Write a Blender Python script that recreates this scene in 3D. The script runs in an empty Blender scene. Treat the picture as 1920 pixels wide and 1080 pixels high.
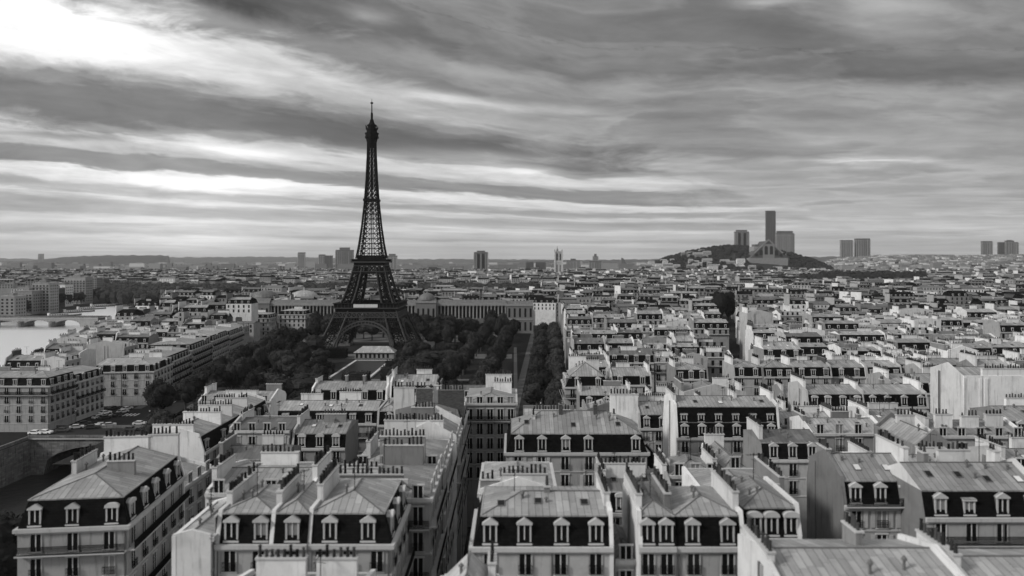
import bpy, math, random
import numpy as np
from mathutils import Vector, Matrix
R = math.radians
sc = bpy.context.scene
COL = sc.collection
rnd = random.Random(7)

# ------------------------------------------------------------------ camera
CH, FPX, HZ = 56.0, 1350.0, 487.0           # eye height, focal length in photo pixels, horizon row
cam_d = bpy.data.cameras.new('camera')
cam = bpy.data.objects.new('camera', cam_d)
COL.objects.link(cam)
cam.location = (0, 0, CH)
cam.rotation_euler = (R(90), 0, 0)
cam_d.sensor_width = 36.0
cam_d.lens = 36.0 * FPX / 1920.0
cam_d.shift_y = -(540.0 - HZ) / 1920.0
cam_d.clip_start = 1.0
cam_d.clip_end = 60000
cam_d.dof.use_dof = True
cam_d.dof.focus_distance = 210
cam_d.dof.aperture_fstop = cam_d.lens / 1000.0 / 0.26
sc.camera = cam
sc.view_settings.view_transform = 'Standard'
sc.view_settings.look = 'None'
sc.view_settings.gamma = 1.0
sc.view_settings.exposure = 0.0
sc.cycles.max_bounces = 5
sc.cycles.diffuse_bounces = 1
sc.cycles.glossy_bounces = 2
sc.cycles.transmission_bounces = 2
sc.cycles.volume_bounces = 0
sc.cycles.use_denoising = True


# ------------------------------------------------------------------ node helpers
class NT:
    def __init__(s, tree):
        s.t = tree
        s.n = tree.nodes
        s.l = tree.links

    def new(s, typ, **kw):
        n = s.n.new(typ)
        for k, v in kw.items():
            setattr(n, k, v)
        return n

    def put(s, sock, v):
        if isinstance(v, bpy.types.NodeSocket):
            s.l.new(v, sock)
        elif sock.type == 'RGBA' and not hasattr(v, '__len__'):
            sock.default_value = (v, v, v, 1)
        else:
            sock.default_value = v

    def m(s, op, a, b=None, c=None, clamp=False):
        n = s.new('ShaderNodeMath', operation=op)
        n.use_clamp = clamp
        for i, v in enumerate((a, b, c)):
            if v is not None:
                s.put(n.inputs[i], v)
        return n.outputs[0]

    def xyz(s, x, y, z):
        n = s.new('ShaderNodeCombineXYZ')
        for i, v in enumerate((x, y, z)):
            s.put(n.inputs[i], v)
        return n.outputs[0]

    def noise(s, vec, scale, detail=4, rough=.55, dist=0.0):
        n = s.new('ShaderNodeTexNoise')
        s.put(n.inputs['Vector'], vec)
        n.inputs['Scale'].default_value = scale
        n.inputs['Detail'].default_value = detail
        n.inputs['Roughness'].default_value = rough
        n.inputs['Distortion'].default_value = dist
        return n.outputs[0]

    def ramp(s, fac, pts, interp='EASE'):
        n = s.new('ShaderNodeValToRGB')
        cr = n.color_ramp
        cr.interpolation = interp
        while len(cr.elements) < len(pts):
            cr.elements.new(.5)
        for e, (p, v) in zip(cr.elements, sorted(pts)):
            e.position = p
            e.color = (v, v, v, 1)
        s.put(n.inputs[0], fac)
        return n.outputs[0]

    def mixf(s, f, a, b):
        n = s.new('ShaderNodeMix', data_type='FLOAT')
        s.put(n.inputs[0], f)
        s.put(n.inputs[2], a)
        s.put(n.inputs[3], b)
        return n.outputs[0]

    def sstep(s, x, a, b):
        n = s.new('ShaderNodeMapRange', interpolation_type='SMOOTHSTEP')
        s.put(n.inputs[0], x)
        n.inputs[1].default_value = a
        n.inputs[2].default_value = b
        return n.outputs[0]


def lin(v8):
    c = v8 / 255.0
    return c / 12.92 if c < .04045 else ((c + .055) / 1.055) ** 2.4


# ------------------------------------------------------------------ sky
SUN_AZ, SUN_EL = R(-118), R(34)     # from the left and a little behind, through thin cloud
world = bpy.data.worlds.new('World')
sc.world = world
world.use_nodes = True
w = NT(world.node_tree)
w.n.clear()
BGS = 0.12
tc = w.new('ShaderNodeTexCoord').outputs['Generated']
sep = w.new('ShaderNodeSeparateXYZ')
w.l.new(tc, sep.inputs[0])
dx, dy, dz = sep.outputs
ya = w.m('MAXIMUM', w.m('ABSOLUTE', dy), .15)
u = w.m('DIVIDE', dx, ya)
v = w.m('MAXIMUM', w.m('DIVIDE', dz, ya), 0.0)
# cloud bands run away to a vanishing point far to the right
t = w.m('MULTIPLY', v, w.m('DIVIDE', 1.7, w.m('MAXIMUM', w.m('SUBTRACT', 1.2, u), 1.1)))
lt = w.m('LOGARITHM', w.m('ADD', t, .035), 2.718)
vec = w.xyz(w.m('MULTIPLY', u, 2.0), w.m('MULTIPLY', lt, 2.4), 0)
n1 = w.noise(vec, 1.7, 6, .55, .4)
n2 = w.noise(w.xyz(w.m('MULTIPLY', u, 4.0), w.m('MULTIPLY', lt, 7.0), 3.3), 1.3, 8, .6, .5)
n3 = w.noise(w.xyz(w.m('MULTIPLY', u, 3.0), w.m('MULTIPLY', v, 9.0), 7.7), 1.4, 7, .58, .6)
n1c = w.m('SUBTRACT', n1, .5)
n2c = w.m('SUBTRACT', n2, .5)
n3c = w.m('SUBTRACT', n3, .5)
tw = w.m('ADD', t, w.m('MULTIPLY', w.m('ADD', w.m('MULTIPLY', n1c, .22), w.m('MULTIPLY', w.m('SUBTRACT', w.noise(w.xyz(w.m('MULTIPLY', u, 9.0), w.m('MULTIPLY', lt, 9.0), 4.1), 1.0, 8, .62, .6), .5), .16)), w.m('ADD', t, .05)))
TS = 0.45


def prof(rows, k):
    return [(min(1, (487 - y) / 1350.0 * k / TS), lin(b)) for y, b in rows]


left = prof([(0, 246), (60, 250), (95, 246), (130, 232), (150, 190), (165, 152), (185, 122), (228, 122), (244, 158), (256, 208), (270, 220),
             (286, 194), (295, 142), (322, 136), (331, 230), (343, 210), (355, 158), (366, 166), (373, 204), (386, 164), (400, 166), (410, 206),
             (425, 192), (436, 176), (446, 208), (458, 190), (480, 186)], 1.0)
right = prof([(0, 128), (60, 112), (100, 126), (140, 112), (180, 150), (210, 132), (235, 152), (262, 158), (285, 144), (300, 166),
              (330, 172), (380, 170), (408, 180), (424, 194), (440, 186), (455, 170), (470, 180), (486, 184)], 1.55)
twn = w.m('DIVIDE', tw, TS)
bl = w.ramp(twn, left)
bl = w.m('MULTIPLY', bl, w.m('SUBTRACT', 1.0, w.m('MULTIPLY', .42, w.m('MULTIPLY', w.sstep(u, -.52, -.2), w.sstep(t, .165, .21)))))
br = w.ramp(twn, right)
line = w.m('SUBTRACT', v, w.m('SUBTRACT', .181, w.m('MULTIPLY', u, .374)))
n4 = w.noise(w.xyz(w.m('ADD', w.m('MULTIPLY', u, 7.0), w.m('MULTIPLY', v, 9.0)), w.m('MULTIPLY', v, 30.0), 1.7), 1.0, 9, .62, .9)
n4c = w.m('SUBTRACT', n4, .5)
n5 = w.noise(w.xyz(w.m('MULTIPLY', u, 11.0), w.m('MULTIPLY', lt, 11.0), 9.1), 1.0, 9, .66, .7)
n5c = w.m('SUBTRACT', n5, .5)
msk = w.sstep(w.m('ADD', line, w.m('ADD', w.m('MULTIPLY', n3c, .26), w.m('MULTIPLY', n4c, .20))), -.05, .05)
lum = w.mixf(msk, bl, br)
det = w.m('ADD', w.m('ADD', w.m('MULTIPLY', n2c, .75), w.m('MULTIPLY', n3c, .55)), w.m('ADD', w.m('MULTIPLY', n4c, .30), w.m('MULTIPLY', n5c, .38)))
tex = w.m('MAXIMUM', w.m('ADD', 1.0, det), .4)
# cloud lumps with a crisp lower edge inside the grey deck on the right
n6 = w.noise(w.xyz(w.m('ADD', w.m('MULTIPLY', u, 2.6), w.m('MULTIPLY', n4c, .25)), w.m('ADD', w.m('MULTIPLY', lt, 3.4), w.m('MULTIPLY', n3c, .25)), 5.5), 1.15, 6, .52, .5)
lump = w.m('SUBTRACT', w.m('MULTIPLY', w.sstep(n6, .50, .57), .26), w.m('MULTIPLY', w.sstep(n6, .44, .50), .13))
lum = w.m('MULTIPLY', lum, w.m('SUBTRACT', 1.03, w.m('MULTIPLY', lump, w.m('ADD', .35, w.m('MULTIPLY', msk, .65)))))
wu = w.m('ADD', u, w.m('MULTIPLY', n3c, .10))
wv = w.m('ADD', v, w.m('MULTIPLY', n2c, .022))
for (px, py, rx, ry, tilt, amp) in [(380, 343, 170, 11, .05, .45), (845, 184, 100, 11, .17, .36), (1060, 205, 90, 8, .12, .16), (450, 284, 120, 12, .13, .42), (1630, 302, 120, 4, 0, .30),
                                    (1640, 45, 110, 45, .1, .16), (1430, 2, 70, 10, 0, .25), (340, 454, 190, 20, 0, .42), (365, 380, 260, 60, 0, .2), (250, 415, 330, 7, .02, .18), (120, 355, 200, 8, .04, .2), (690, 30, 40, 14, .2, .18), (95, 252, 150, 9, .09, -.34),
                                    (70, 40, 210, 55, .15, .28), (980, 322, 60, 8, .05, .3), (560, 120, 170, 16, .35, .18), (300, 150, 260, 10, .12, -.2), (400, 64, 90, 14, .4, -.16), (1500, 75, 130, 55, .3, -.05), (1725, 12, 120, 22, .1, .14), (480, 18, 170, 22, .35, -.10),
                                    (1000, 428, 330, 6, .03, .16), (900, 296, 190, 14, .05, .22)]:
    gu = w.m('SUBTRACT', wu, (px - 960) / 1350.0)
    gv = w.m('ADD', w.m('SUBTRACT', wv, (487 - py) / 1350.0), w.m('MULTIPLY', gu, tilt))
    q = w.m('ADD', w.m('POWER', w.m('DIVIDE', gu, rx / 1350.0), 2.0), w.m('POWER', w.m('DIVIDE', gv, ry / 1350.0), 2.0))
    g = w.m('EXPONENT', w.m('MULTIPLY', q, -1.0))
    lum = w.m('ADD', lum, w.m('MULTIPLY', g, amp))
lum = w.m('MAXIMUM', w.m('MULTIPLY', lum, tex), .05)
# bright thin overcast overhead and behind the viewer, out of the picture
over = w.m('ADD', 1.0, w.m('MULTIPLY', n3c, .6))
over = w.m('ADD', over, w.m('MULTIPLY', w.m('MAXIMUM', w.m('MULTIPLY', dx, -1.0), 0.0), .8))
lum = w.mixf(w.sstep(v, .46, 1.1), lum, w.m('MULTIPLY', over, .48))
lum = w.mixf(w.sstep(dy, .05, -.45), lum, w.m('MULTIPLY', over, .50))
below = w.sstep(dz, -.02, 0.0)
lum = w.m('MULTIPLY', lum, w.m('ADD', .25, w.m('MULTIPLY', below, .75)))
sky = w.new('ShaderNodeTexSky', sky_type='NISHITA')
sky.sun_disc = False
sky.sun_elevation = SUN_EL
sky.sun_rotation = SUN_AZ
skybw = w.new('ShaderNodeRGBToBW')
w.l.new(sky.outputs[0], skybw.inputs[0])
cover = w.mixf(.97, w.m('MULTIPLY', skybw.outputs[0], 1.0), w.m('DIVIDE', lum, BGS))
bg = w.new('ShaderNodeBackground')
w.put(bg.inputs[0], cover)
bg.inputs[1].default_value = BGS
wo = w.new('ShaderNodeOutputWorld')
w.l.new(bg.outputs[0], wo.inputs[0])

sun_d = bpy.data.lights.new('sun', 'SUN')
sun_d.energy = 2.5
sun_d.angle = R(9)
sun_d.color = (1.0, .985, .96)
sun = bpy.data.objects.new('sun', sun_d)
COL.objects.link(sun)
sdir = Vector((math.sin(SUN_AZ) * math.cos(SUN_EL), math.cos(SUN_AZ) * math.cos(SUN_EL), math.sin(SUN_EL)))
sun.rotation_euler = sdir.to_track_quat('Z', 'Y').to_euler()
sun.location = (-300, 100, 300)


# ------------------------------------------------------------------ materials (the place is seen in black and white)
def mat(name, base, rough=.8, vary=.12, scale=.35, streak=0.0, rand=.0, spec=.3, metal=0.0, fine=0.0, bump=0.0, seam=None, brick=None):
    m = bpy.data.materials.new(name)
    m.use_nodes = True
    q = NT(m.node_tree)
    b = q.n['Principled BSDF']
    val = base
    tcn = q.new('ShaderNodeTexCoord')
    if vary:
        nz = q.noise(tcn.outputs['Object'], scale, 5, .6)
        val = q.m('MULTIPLY', val, q.m('ADD', 1 - vary, q.m('MULTIPLY', nz, 2 * vary)))
    hgt = None
    if fine:
        nf = q.noise(tcn.outputs['Object'], scale * 14, 3, .6)
        val = q.m('MULTIPLY', val, q.m('ADD', 1 - fine, q.m('MULTIPLY', nf, 2 * fine)))
        hgt = nf
    uvs = q.new('ShaderNodeSeparateXYZ')
    q.l.new(tcn.outputs['UV'], uvs.inputs[0])
    if streak:
        vx = q.xyz(q.m('MULTIPLY', uvs.outputs[0], 1.6), q.m('MULTIPLY', uvs.outputs[1], .13), 0)
        ns = q.sstep(q.noise(vx, 1.1, 6, .7), .50, .72)
        val = q.m('MULTIPLY', val, q.m('SUBTRACT', 1.0, q.m('MULTIPLY', ns, streak)))
    if seam:
        pitch, wid, dark = seam
        fr = q.m('FRACT', q.m('DIVIDE', uvs.outputs[0], pitch))
        ln = q.m('LESS_THAN', fr, wid / pitch)
        pid = q.m('FLOOR', q.m('DIVIDE', uvs.outputs[0], pitch))
        wn = q.new('ShaderNodeTexWhiteNoise', noise_dimensions='1D')
        q.put(wn.inputs['W'], pid)
        val = q.m('MULTIPLY', val, q.m('ADD', .9, q.m('MULTIPLY', wn.outputs[0], .2)))
        vv = q.m('ADD', q.m('DIVIDE', uvs.outputs[1], 2.1), wn.outputs[0])
        wn2 = q.new('ShaderNodeTexWhiteNoise', noise_dimensions='2D')
        q.l.new(q.xyz(pid, q.m('FLOOR', vv), 0), wn2.inputs['Vector'])
        val = q.m('MULTIPLY', val, q.m('ADD', .86, q.m('MULTIPLY', q.m('POWER', wn2.outputs[0], 2.0), .36)))
        jn = q.m('LESS_THAN', q.m('FRACT', vv), .02)
        val = q.m('MULTIPLY', val, q.m('SUBTRACT', 1.0, q.m('MULTIPLY', q.m('MAXIMUM', ln, jn), dark)))
        hgt = q.m('ADD', ln, q.m('MULTIPLY', q.noise(tcn.outputs['Object'], 1.6, 3, .6), 1.3))
    if brick:
        bw, bh, bd = brick
        fr = q.m('FRACT', q.m('DIVIDE', uvs.outputs[1], bh))
        row = q.m('FLOOR', q.m('DIVIDE', uvs.outputs[1], bh))
        fx = q.m('FRACT', q.m('ADD', q.m('DIVIDE', uvs.outputs[0], bw), q.m('MULTIPLY', q.m('MODULO', row, 2.0), .5)))
        ln = q.m('MAXIMUM', q.m('LESS_THAN', fr, .12), q.m('LESS_THAN', fx, .05))
        cid = q.m('FLOOR', q.m('ADD', q.m('DIVIDE', uvs.outputs[0], bw), q.m('MULTIPLY', q.m('MODULO', row, 2.0), .5)))
        wn = q.new('ShaderNodeTexWhiteNoise', noise_dimensions='2D')
        q.l.new(q.xyz(cid, row, 0), wn.inputs['Vector'])
        val = q.m('MULTIPLY', val, q.m('ADD', .75, q.m('MULTIPLY', wn.outputs[0], .5)))
        val = q.m('MULTIPLY', val, q.m('SUBTRACT', 1.0, q.m('MULTIPLY', ln, bd)))
    if streak >= .45:
        pn = q.noise(q.xyz(q.m('MULTIPLY', uvs.outputs[0], .22), q.m('MULTIPLY', uvs.outputs[1], .30), 2.0), 1.0, 3, .5, .3)
        val = q.m('MULTIPLY', val, q.m('SUBTRACT', 1.0, q.m('MULTIPLY', q.sstep(pn, .56, .62), .08)))
        val = q.m('MULTIPLY', val, q.m('SUBTRACT', 1.0, q.m('MULTIPLY', q.sstep(pn, .44, .28), .14)))
    if rand:
        oi = q.new('ShaderNodeObjectInfo')
        val = q.m('MULTIPLY', val, q.m('ADD', 1 - rand, q.m('MULTIPLY', oi.outputs['Random'], 2 * rand)))
    q.put(b.inputs['Base Color'], val)
    b.inputs['Roughness'].default_value = rough
    b.inputs['Metallic'].default_value = metal
    b.inputs['Specular IOR Level'].default_value = spec
    if bump and hgt is not None:
        bn = q.new('ShaderNodeBump')
        bn.inputs['Strength'].default_value = bump
        bn.inputs['Distance'].default_value = .04
        q.put(bn.inputs['Height'], hgt)
        q.l.new(bn.outputs[0], b.inputs['Normal'])
    return m


STONE = mat('facade_stone', .36, .85, .22, .25, streak=.5, rand=.2, fine=.1)
PALM = mat('weathered_palace_stone', .17, .85, .25, .1, streak=.4, spec=.1)
STONED = mat('grey_facade_stone', .25, .85, .25, .25, streak=.5, rand=.15, fine=.08)
TRIM = mat('stone_trim', .46, .8, .15, .6, streak=.25, rand=.1)
PLAST = mat('white_plaster', .68, .85, .2, .3, streak=.45, rand=.18, fine=.06)
RENDER = mat('grey_render', .2, .9, .25, .3, streak=.45, rand=.2, fine=.1)
BRICK = mat('brick', .075, .9, .25, .5, streak=.2, rand=.15, brick=(.5, .16, .35))
SLATE = mat('slate', .007, .8, .3, .6, rand=.3, spec=.04, brick=(.5, .3, .45))
ZINC = mat('zinc', .30, .5, .3, .45, streak=.28, rand=.2, spec=.3, metal=.1, fine=.1, seam=(.72, .075, .5), bump=.6)
ZINCD = mat('dark_zinc', .13, .5, .3, .45, streak=.4, rand=.2, spec=.3, metal=.1, seam=(.68, .05, .4), bump=.4)
ZINC_GLARE = mat('glare_pale_zinc', .48, .5, .2, .45, streak=.3, spec=.3, seam=(.7, .06, .3), bump=.4)  # lighter copy of zinc: sky glare on one hip roof painted into the colour
LEAD = mat('lead_flashing', .12, .5, .2, .8)
IRON = mat('black_iron', .008, .7, .1, spec=.06)
POT = mat('terracotta_pot', .04, .85, .3, 3.0, rand=.8, spec=.06)
WHITE = mat('white_paint', .62, .6, .1, 2.0, rand=.12)
SHUT = mat('shutter_paint', .42, .7, .15, 1.5, rand=.15, seam=None)
ASPH = mat('asphalt', .03, .9, .2, .05, fine=.15, spec=.06)
PAVE = mat('paving', .09, .9, .2, .08, fine=.15)
GROUND = mat('city_ground', .022, .95, .3, .02, fine=.2, spec=.06)
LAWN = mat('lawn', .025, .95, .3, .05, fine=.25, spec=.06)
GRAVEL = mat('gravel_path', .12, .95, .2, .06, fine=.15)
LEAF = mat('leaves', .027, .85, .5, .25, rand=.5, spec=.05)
LEAFL = mat('pale_leaves', .040, .85, .35, .25, rand=.2, spec=.05)
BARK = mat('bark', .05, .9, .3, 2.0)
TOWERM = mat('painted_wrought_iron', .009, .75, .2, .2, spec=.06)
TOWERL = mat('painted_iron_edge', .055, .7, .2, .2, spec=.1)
QUAY = mat('quay_stone', .15, .9, .7, .25, streak=.85, fine=.2, brick=(1.6, .6, .25))
HILLM = mat('hill_scrub', .026, .95, .4, .004, fine=.3)
CONC = mat('concrete', .22, .85, .15, .02, rand=.25)
CONCD = mat('dark_concrete', .08, .8, .15, .02, rand=.2)
GLASSD = mat('dark_glazing', .012, .3, .2, .05, spec=.12)
CARW = mat('car_paint', .75, .3, 0, 1, rand=.25, spec=.5)
CARD = mat('dark_car_paint', .06, .3, 0, 1, rand=.4, spec=.5)
RUBBER = mat('rubber', .02, .8, 0)


def pane_mat():
    m = bpy.data.materials.new('window_glass')
    m.use_nodes = True
    q = NT(m.node_tree)
    b = q.n['Principled BSDF']
    oi = q.new('ShaderNodeObjectInfo')
    tcn = q.new('ShaderNodeTexCoord')
    cur = q.m('GREATER_THAN', oi.outputs['Random'], .84)
    q.put(b.inputs['Base Color'], q.mixf(cur, .010, q.m('MULTIPLY', oi.outputs['Random'], .22)))
    b.inputs['Roughness'].default_value = .12
    b.inputs['Specular IOR Level'].default_value = .14
    return m


PANE = pane_mat()


def water_mat(name, base, rough, metal, sc_):
    m = bpy.data.materials.new(name)
    m.use_nodes = True
    q = NT(m.node_tree)
    b = q.n['Principled BSDF']
    b.inputs['Base Color'].default_value = (base, base, base, 1)
    b.inputs['Roughness'].default_value = rough
    b.inputs['Metallic'].default_value = metal
    tcn = q.new('ShaderNodeTexCoord')
    nz = q.noise(tcn.outputs['Object'], sc_, 4)
    bn = q.new('ShaderNodeBump')
    bn.inputs['Strength'].default_value = .35
    bn.inputs['Distance'].default_value = .5
    q.put(bn.inputs['Height'], nz)
    q.l.new(bn.outputs[0], b.inputs['Normal'])
    return m


RIVER = water_mat('river_water', .97, .36, 1.0, .25)
POND = water_mat('dark_water', .015, .3, 0, .4)


# ------------------------------------------------------------------ mesh builder
class MB:
    def __init__(s):
        s.v, s.f, s.mi, s.mats = [], [], [], []

    def k(s, m):
        if m not in s.mats:
            s.mats.append(m)
        return s.mats.index(m)

    def poly(s, pts, m):
        i = len(s.v)
        s.v += [tuple(p) for p in pts]
        s.f.append(tuple(range(i, i + len(pts))))
        s.mi.append(s.k(m))

    def box(s, x0, x1, y0, y1, z0, z1, m, top=None):
        i = len(s.v)
        s.v += [(x0, y0, z0), (x1, y0, z0), (x1, y1, z0), (x0, y1, z0), (x0, y0, z1), (x1, y0, z1), (x1, y1, z1), (x0, y1, z1)]
        a = s.k(m)
        b = s.k(top) if top else a
        s.f += [(i, i + 3, i + 2, i + 1), (i + 4, i + 5, i + 6, i + 7), (i, i + 1, i + 5, i + 4), (i + 1, i + 2, i + 6, i + 5), (i + 2, i + 3, i + 7, i + 6), (i + 3, i, i + 4, i + 7)]
        s.mi += [a, b, a, a, a, a]

    def beam(s, p, q, t, m, t2=None):
        p, q = Vector(p), Vector(q)
        d = (q - p)
        if d.length < 1e-6:
            return
        d.normalize()
        a = d.cross(Vector((0, 0, 1)))
        if a.length < .05:
            a = d.cross(Vector((0, 1, 0)))
        a.normalize()
        b = d.cross(a)
        t2 = t if t2 is None else t2
        i = len(s.v)
        for o, tt in ((p, t), (q, t2)):
            for sa, sb in ((-1, -1), (1, -1), (1, 1), (-1, 1)):
                s.v.append(tuple(o + a * sa * tt / 2 + b * sb * tt / 2))
        k = s.k(m)
        s.f += [(i, i + 1, i + 5, i + 4), (i + 1, i + 2, i + 6, i + 5), (i + 2, i + 3, i + 7, i + 6), (i + 3, i, i + 4, i + 7), (i + 3, i + 2, i + 1, i), (i + 4, i + 5, i + 6, i + 7)]
        s.mi += [k] * 6

    def prism(s, prof, axis, a0, a1, m):
        """profile of (t, z) extruded along axis ('x' or 'y')"""
        n = len(prof)
        i = len(s.v)
        for a in (a0, a1):
            for (tt, z) in prof:
                s.v.append((a, tt, z) if axis == 'x' else (tt, a, z))
        k = s.k(m)
        lo, hi = tuple(range(i, i + n)), tuple(range(i + n, i + 2 * n))
        if axis == 'x':
            s.f += [lo[::-1], hi]
            s.f += [(i + j, i + (j + 1) % n, i + n + (j + 1) % n, i + n + j) for j in range(n)]
        else:
            s.f += [lo, hi[::-1]]
            s.f += [(i + n + j, i + n + (j + 1) % n, i + (j + 1) % n, i + j) for j in range(n)]
        s.mi += [k] * (n + 2)

    def cyl(s, x, y, z0, z1, r0, r1, m, n=8, cap=True):
        i = len(s.v)
        for z, r in ((z0, r0), (z1, r1)):
            for j in range(n):
                a = 2 * math.pi * j / n
                s.v.append((x + r * math.cos(a), y + r * math.sin(a), z))
        k = s.k(m)
        s.f += [(i + j, i + (j + 1) % n, i + n + (j + 1) % n, i + n + j) for j in range(n)]
        s.mi += [k] * n
        if cap:
            s.f.append(tuple(range(i + n, i + 2 * n)))
            s.mi.append(k)

    def mesh(s, name, smooth=False):
        me = bpy.data.meshes.new(name)
        me.from_pydata(s.v, [], s.f)
        for m in s.mats:
            me.materials.append(m)
        if s.f:
            me.polygons.foreach_set('material_index', np.array(s.mi, dtype=np.int32))
            nl = len(me.loops)
            co = np.array(s.v, dtype=np.float64)
            li = np.empty(nl, dtype=np.int32)
            me.loops.foreach_get('vertex_index', li)
            nrm = np.empty(len(me.polygons) * 3)
            me.polygons.foreach_get('normal', nrm)
            nrm = nrm.reshape(-1, 3)
            tot = np.empty(len(me.polygons), dtype=np.int32)
            me.polygons.foreach_get('loop_total', tot)
            N = np.repeat(nrm, tot, axis=0)
            U = np.stack([-N[:, 1], N[:, 0], np.zeros(len(N))], 1)
            ln = np.linalg.norm(U, axis=1)
            flat = ln < .02
            U[flat] = (1, 0, 0)
            ln[flat] = 1
            U /= ln[:, None]
            V = np.cross(N, U)
            P = co[li]
            uv = np.stack([(P * U).sum(1), (P * V).sum(1)], 1).astype(np.float32)
            lay = me.uv_layers.new(name='UVMap')
            lay.data.foreach_set('uv', uv.ravel())
            if smooth:
                me.polygons.foreach_set('use_smooth', np.ones(len(me.polygons), dtype=bool))
        me.update()
        return me

    def build(s, name, parent=None, smooth=False):
        return link(name, s.mesh(name, smooth), parent)


def link(name, me, parent=None, loc=(0, 0, 0), rz=0.0, scale=None):
    o = bpy.data.objects.new(name, me)
    COL.objects.link(o)
    if parent is not None:
        o.parent = parent
    o.location = loc
    if rz:
        o.rotation_euler = (0, 0, rz)
    if scale:
        o.scale = scale
    return o


def tag(o, label, cat, group=None):
    o['label'] = label
    o['category'] = cat
    if group:
        o['group'] = group
    return o


def thing(name, label, cat, loc=(0, 0, 0), rz=0.0, group=None):
    o = link(name, None, None, loc, rz)
    return tag(o, label, cat, group)


def struct(mb, name, kind='structure', smooth=False):
    o = mb.build(name, smooth=smooth)
    o['kind'] = kind
    return o


def W(px, py, z):
    """ground position of something seen at photo pixel (px, py) that is z metres high"""
    Y = (CH - z) * FPX / (py - HZ)
    return (px - 960) * Y / FPX, Y


ORD = 'first second third fourth fifth sixth seventh eighth ninth tenth eleventh twelfth thirteenth fourteenth fifteenth sixteenth seventeenth eighteenth nineteenth twentieth'.split()
TENS = {2: 'twenty', 3: 'thirty', 4: 'forty', 5: 'fifty', 6: 'sixty', 7: 'seventy', 8: 'eighty', 9: 'ninety'}
NUM = 'no one two three four five six seven eight nine ten eleven twelve'.split()


def ordw(n):
    if n <= 20:
        return ORD[n - 1]
    t_, o_ = divmod(n, 10)
    return (TENS[t_] + '-' + ORD[o_ - 1]) if o_ else TENS[t_][:-1] + 'ieth'


def xav(y):      # middle of the avenue left of the park
    return -130 - (y - 262) * .13


def xbl(y):      # middle of the boulevard right of the park
    return 5 + (y - 165) * .0535


# ------------------------------------------------------------------ ground, river, canal, roads
CUT = (-150, -76, 120, 224)     # sunken canal by the bridge
g = MB()
BIG = 30000
x0, x1, y0, y1 = CUT
g.poly([(-BIG, -400, 0), (x0, -400, 0), (x0, y1, 0), (-BIG, y1, 0)], GROUND)
g.poly([(x0, -400, 0), (x1, -400, 0), (x1, y0, 0), (x0, y0, 0)], GROUND)
g.poly([(x1, -400, 0), (BIG, -400, 0), (BIG, y1, 0), (x1, y1, 0)], GROUND)
g.poly([(-BIG, y1, 0), (BIG, y1, 0), (BIG, BIG, 0), (-BIG, BIG, 0)], GROUND)
struct(g, 'ground')
g = MB()
g.poly([(x0, y0, -11), (x1, y0, -11), (x1, 260, -11), (x0, 260, -11)], POND)
struct(g, 'canal_water')
g = MB()
g.box(x0 - 1.2, x0, y0, y1 + 40, -11.2, -.01, QUAY)
g.box(x0 - 1.1, x0 - .5, y0, y1, -.01, 1.0, QUAY)
struct(g, 'quay_wall')
g = MB()
g.box(x1, x1 + 1, y0, y1 + 40, -11.2, -.01, QUAY)
g.box(x0, x1, y0 - 1, y0, -11.2, -.01, QUAY)
g.box(x1 + .4, x1 + .9, y0, y1, -.01, 1.0, QUAY)
struct(g, 'embankment_wall')


def sheet(name, pts, m, z):
    g = MB()
    g.poly([(x, y, z) for x, y in pts], m)
    return struct(g, name)


# river, slightly above the ground sheet's level as a long reach that bends away to the right
RIVX = [(0, -190), (260, -203), (320, -222), (362, -238), (432, -260), (537, -292), (667, -324), (869, -438), (1000, -455)]


def riverx(y):
    for (a, xa), (b, xb) in zip(RIVX[:-1], RIVX[1:]):
        if y <= b:
            return xa + (xb - xa) * (y - a) / (b - a)
    return -1e9


riv = [(riverx(y) + 3, y) for y in range(260, 880, 20)] + [W(280, 555, 0), W(262, 559, 0), W(222, 566, 0), W(170, 577, 0), W(112, 588, 0), W(40, 600, 0), W(-20, 608, 0), W(-160, 620, 0), (-560, 330), (-420, 260)]
sheet('river', riv, RIVER, .05)
sheet('avenue', [(xav(262) - 8, 262), (xav(262) + 8, 262), (xav(480) + 8, 480), (xav(480) - 8, 480)], ASPH, .012)
sheet('crossroads', [(-149.5, 226), (-78, 226), (-78, 262), (-100, 275), (-120, 300), (-149.5, 300)], ASPH, .008)
sheet('boulevard', [(xbl(165) - 8, 165), (xbl(165) + 8, 165), (xbl(560) + 8, 560), (xbl(560) - 8, 560)], ASPH, .012)
sheet('side_street', [(-11, 40), (-3, 40), (-3, 140), (-11, 140)], ASPH, .012)
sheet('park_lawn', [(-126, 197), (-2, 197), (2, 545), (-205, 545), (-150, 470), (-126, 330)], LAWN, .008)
for pts in ([(-60, 240), (-48, 240), (-52, 540), (-64, 540)], [(-108, 240), (-100, 240), (-118, 540), (-128, 540)], [(-124, 332), (-20, 332), (-20, 338), (-124, 338)], [(-130, 408), (0, 408), (0, 428), (-130, 428)],
            [(.5, 236), (2.2, 236), (3, 460), (1.2, 460)], [(-145, 490), (0, 490), (0, 545), (-180, 545)]):
    sheet('gravel_path', pts, GRAVEL, .016 + .004 * rnd.random())
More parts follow.
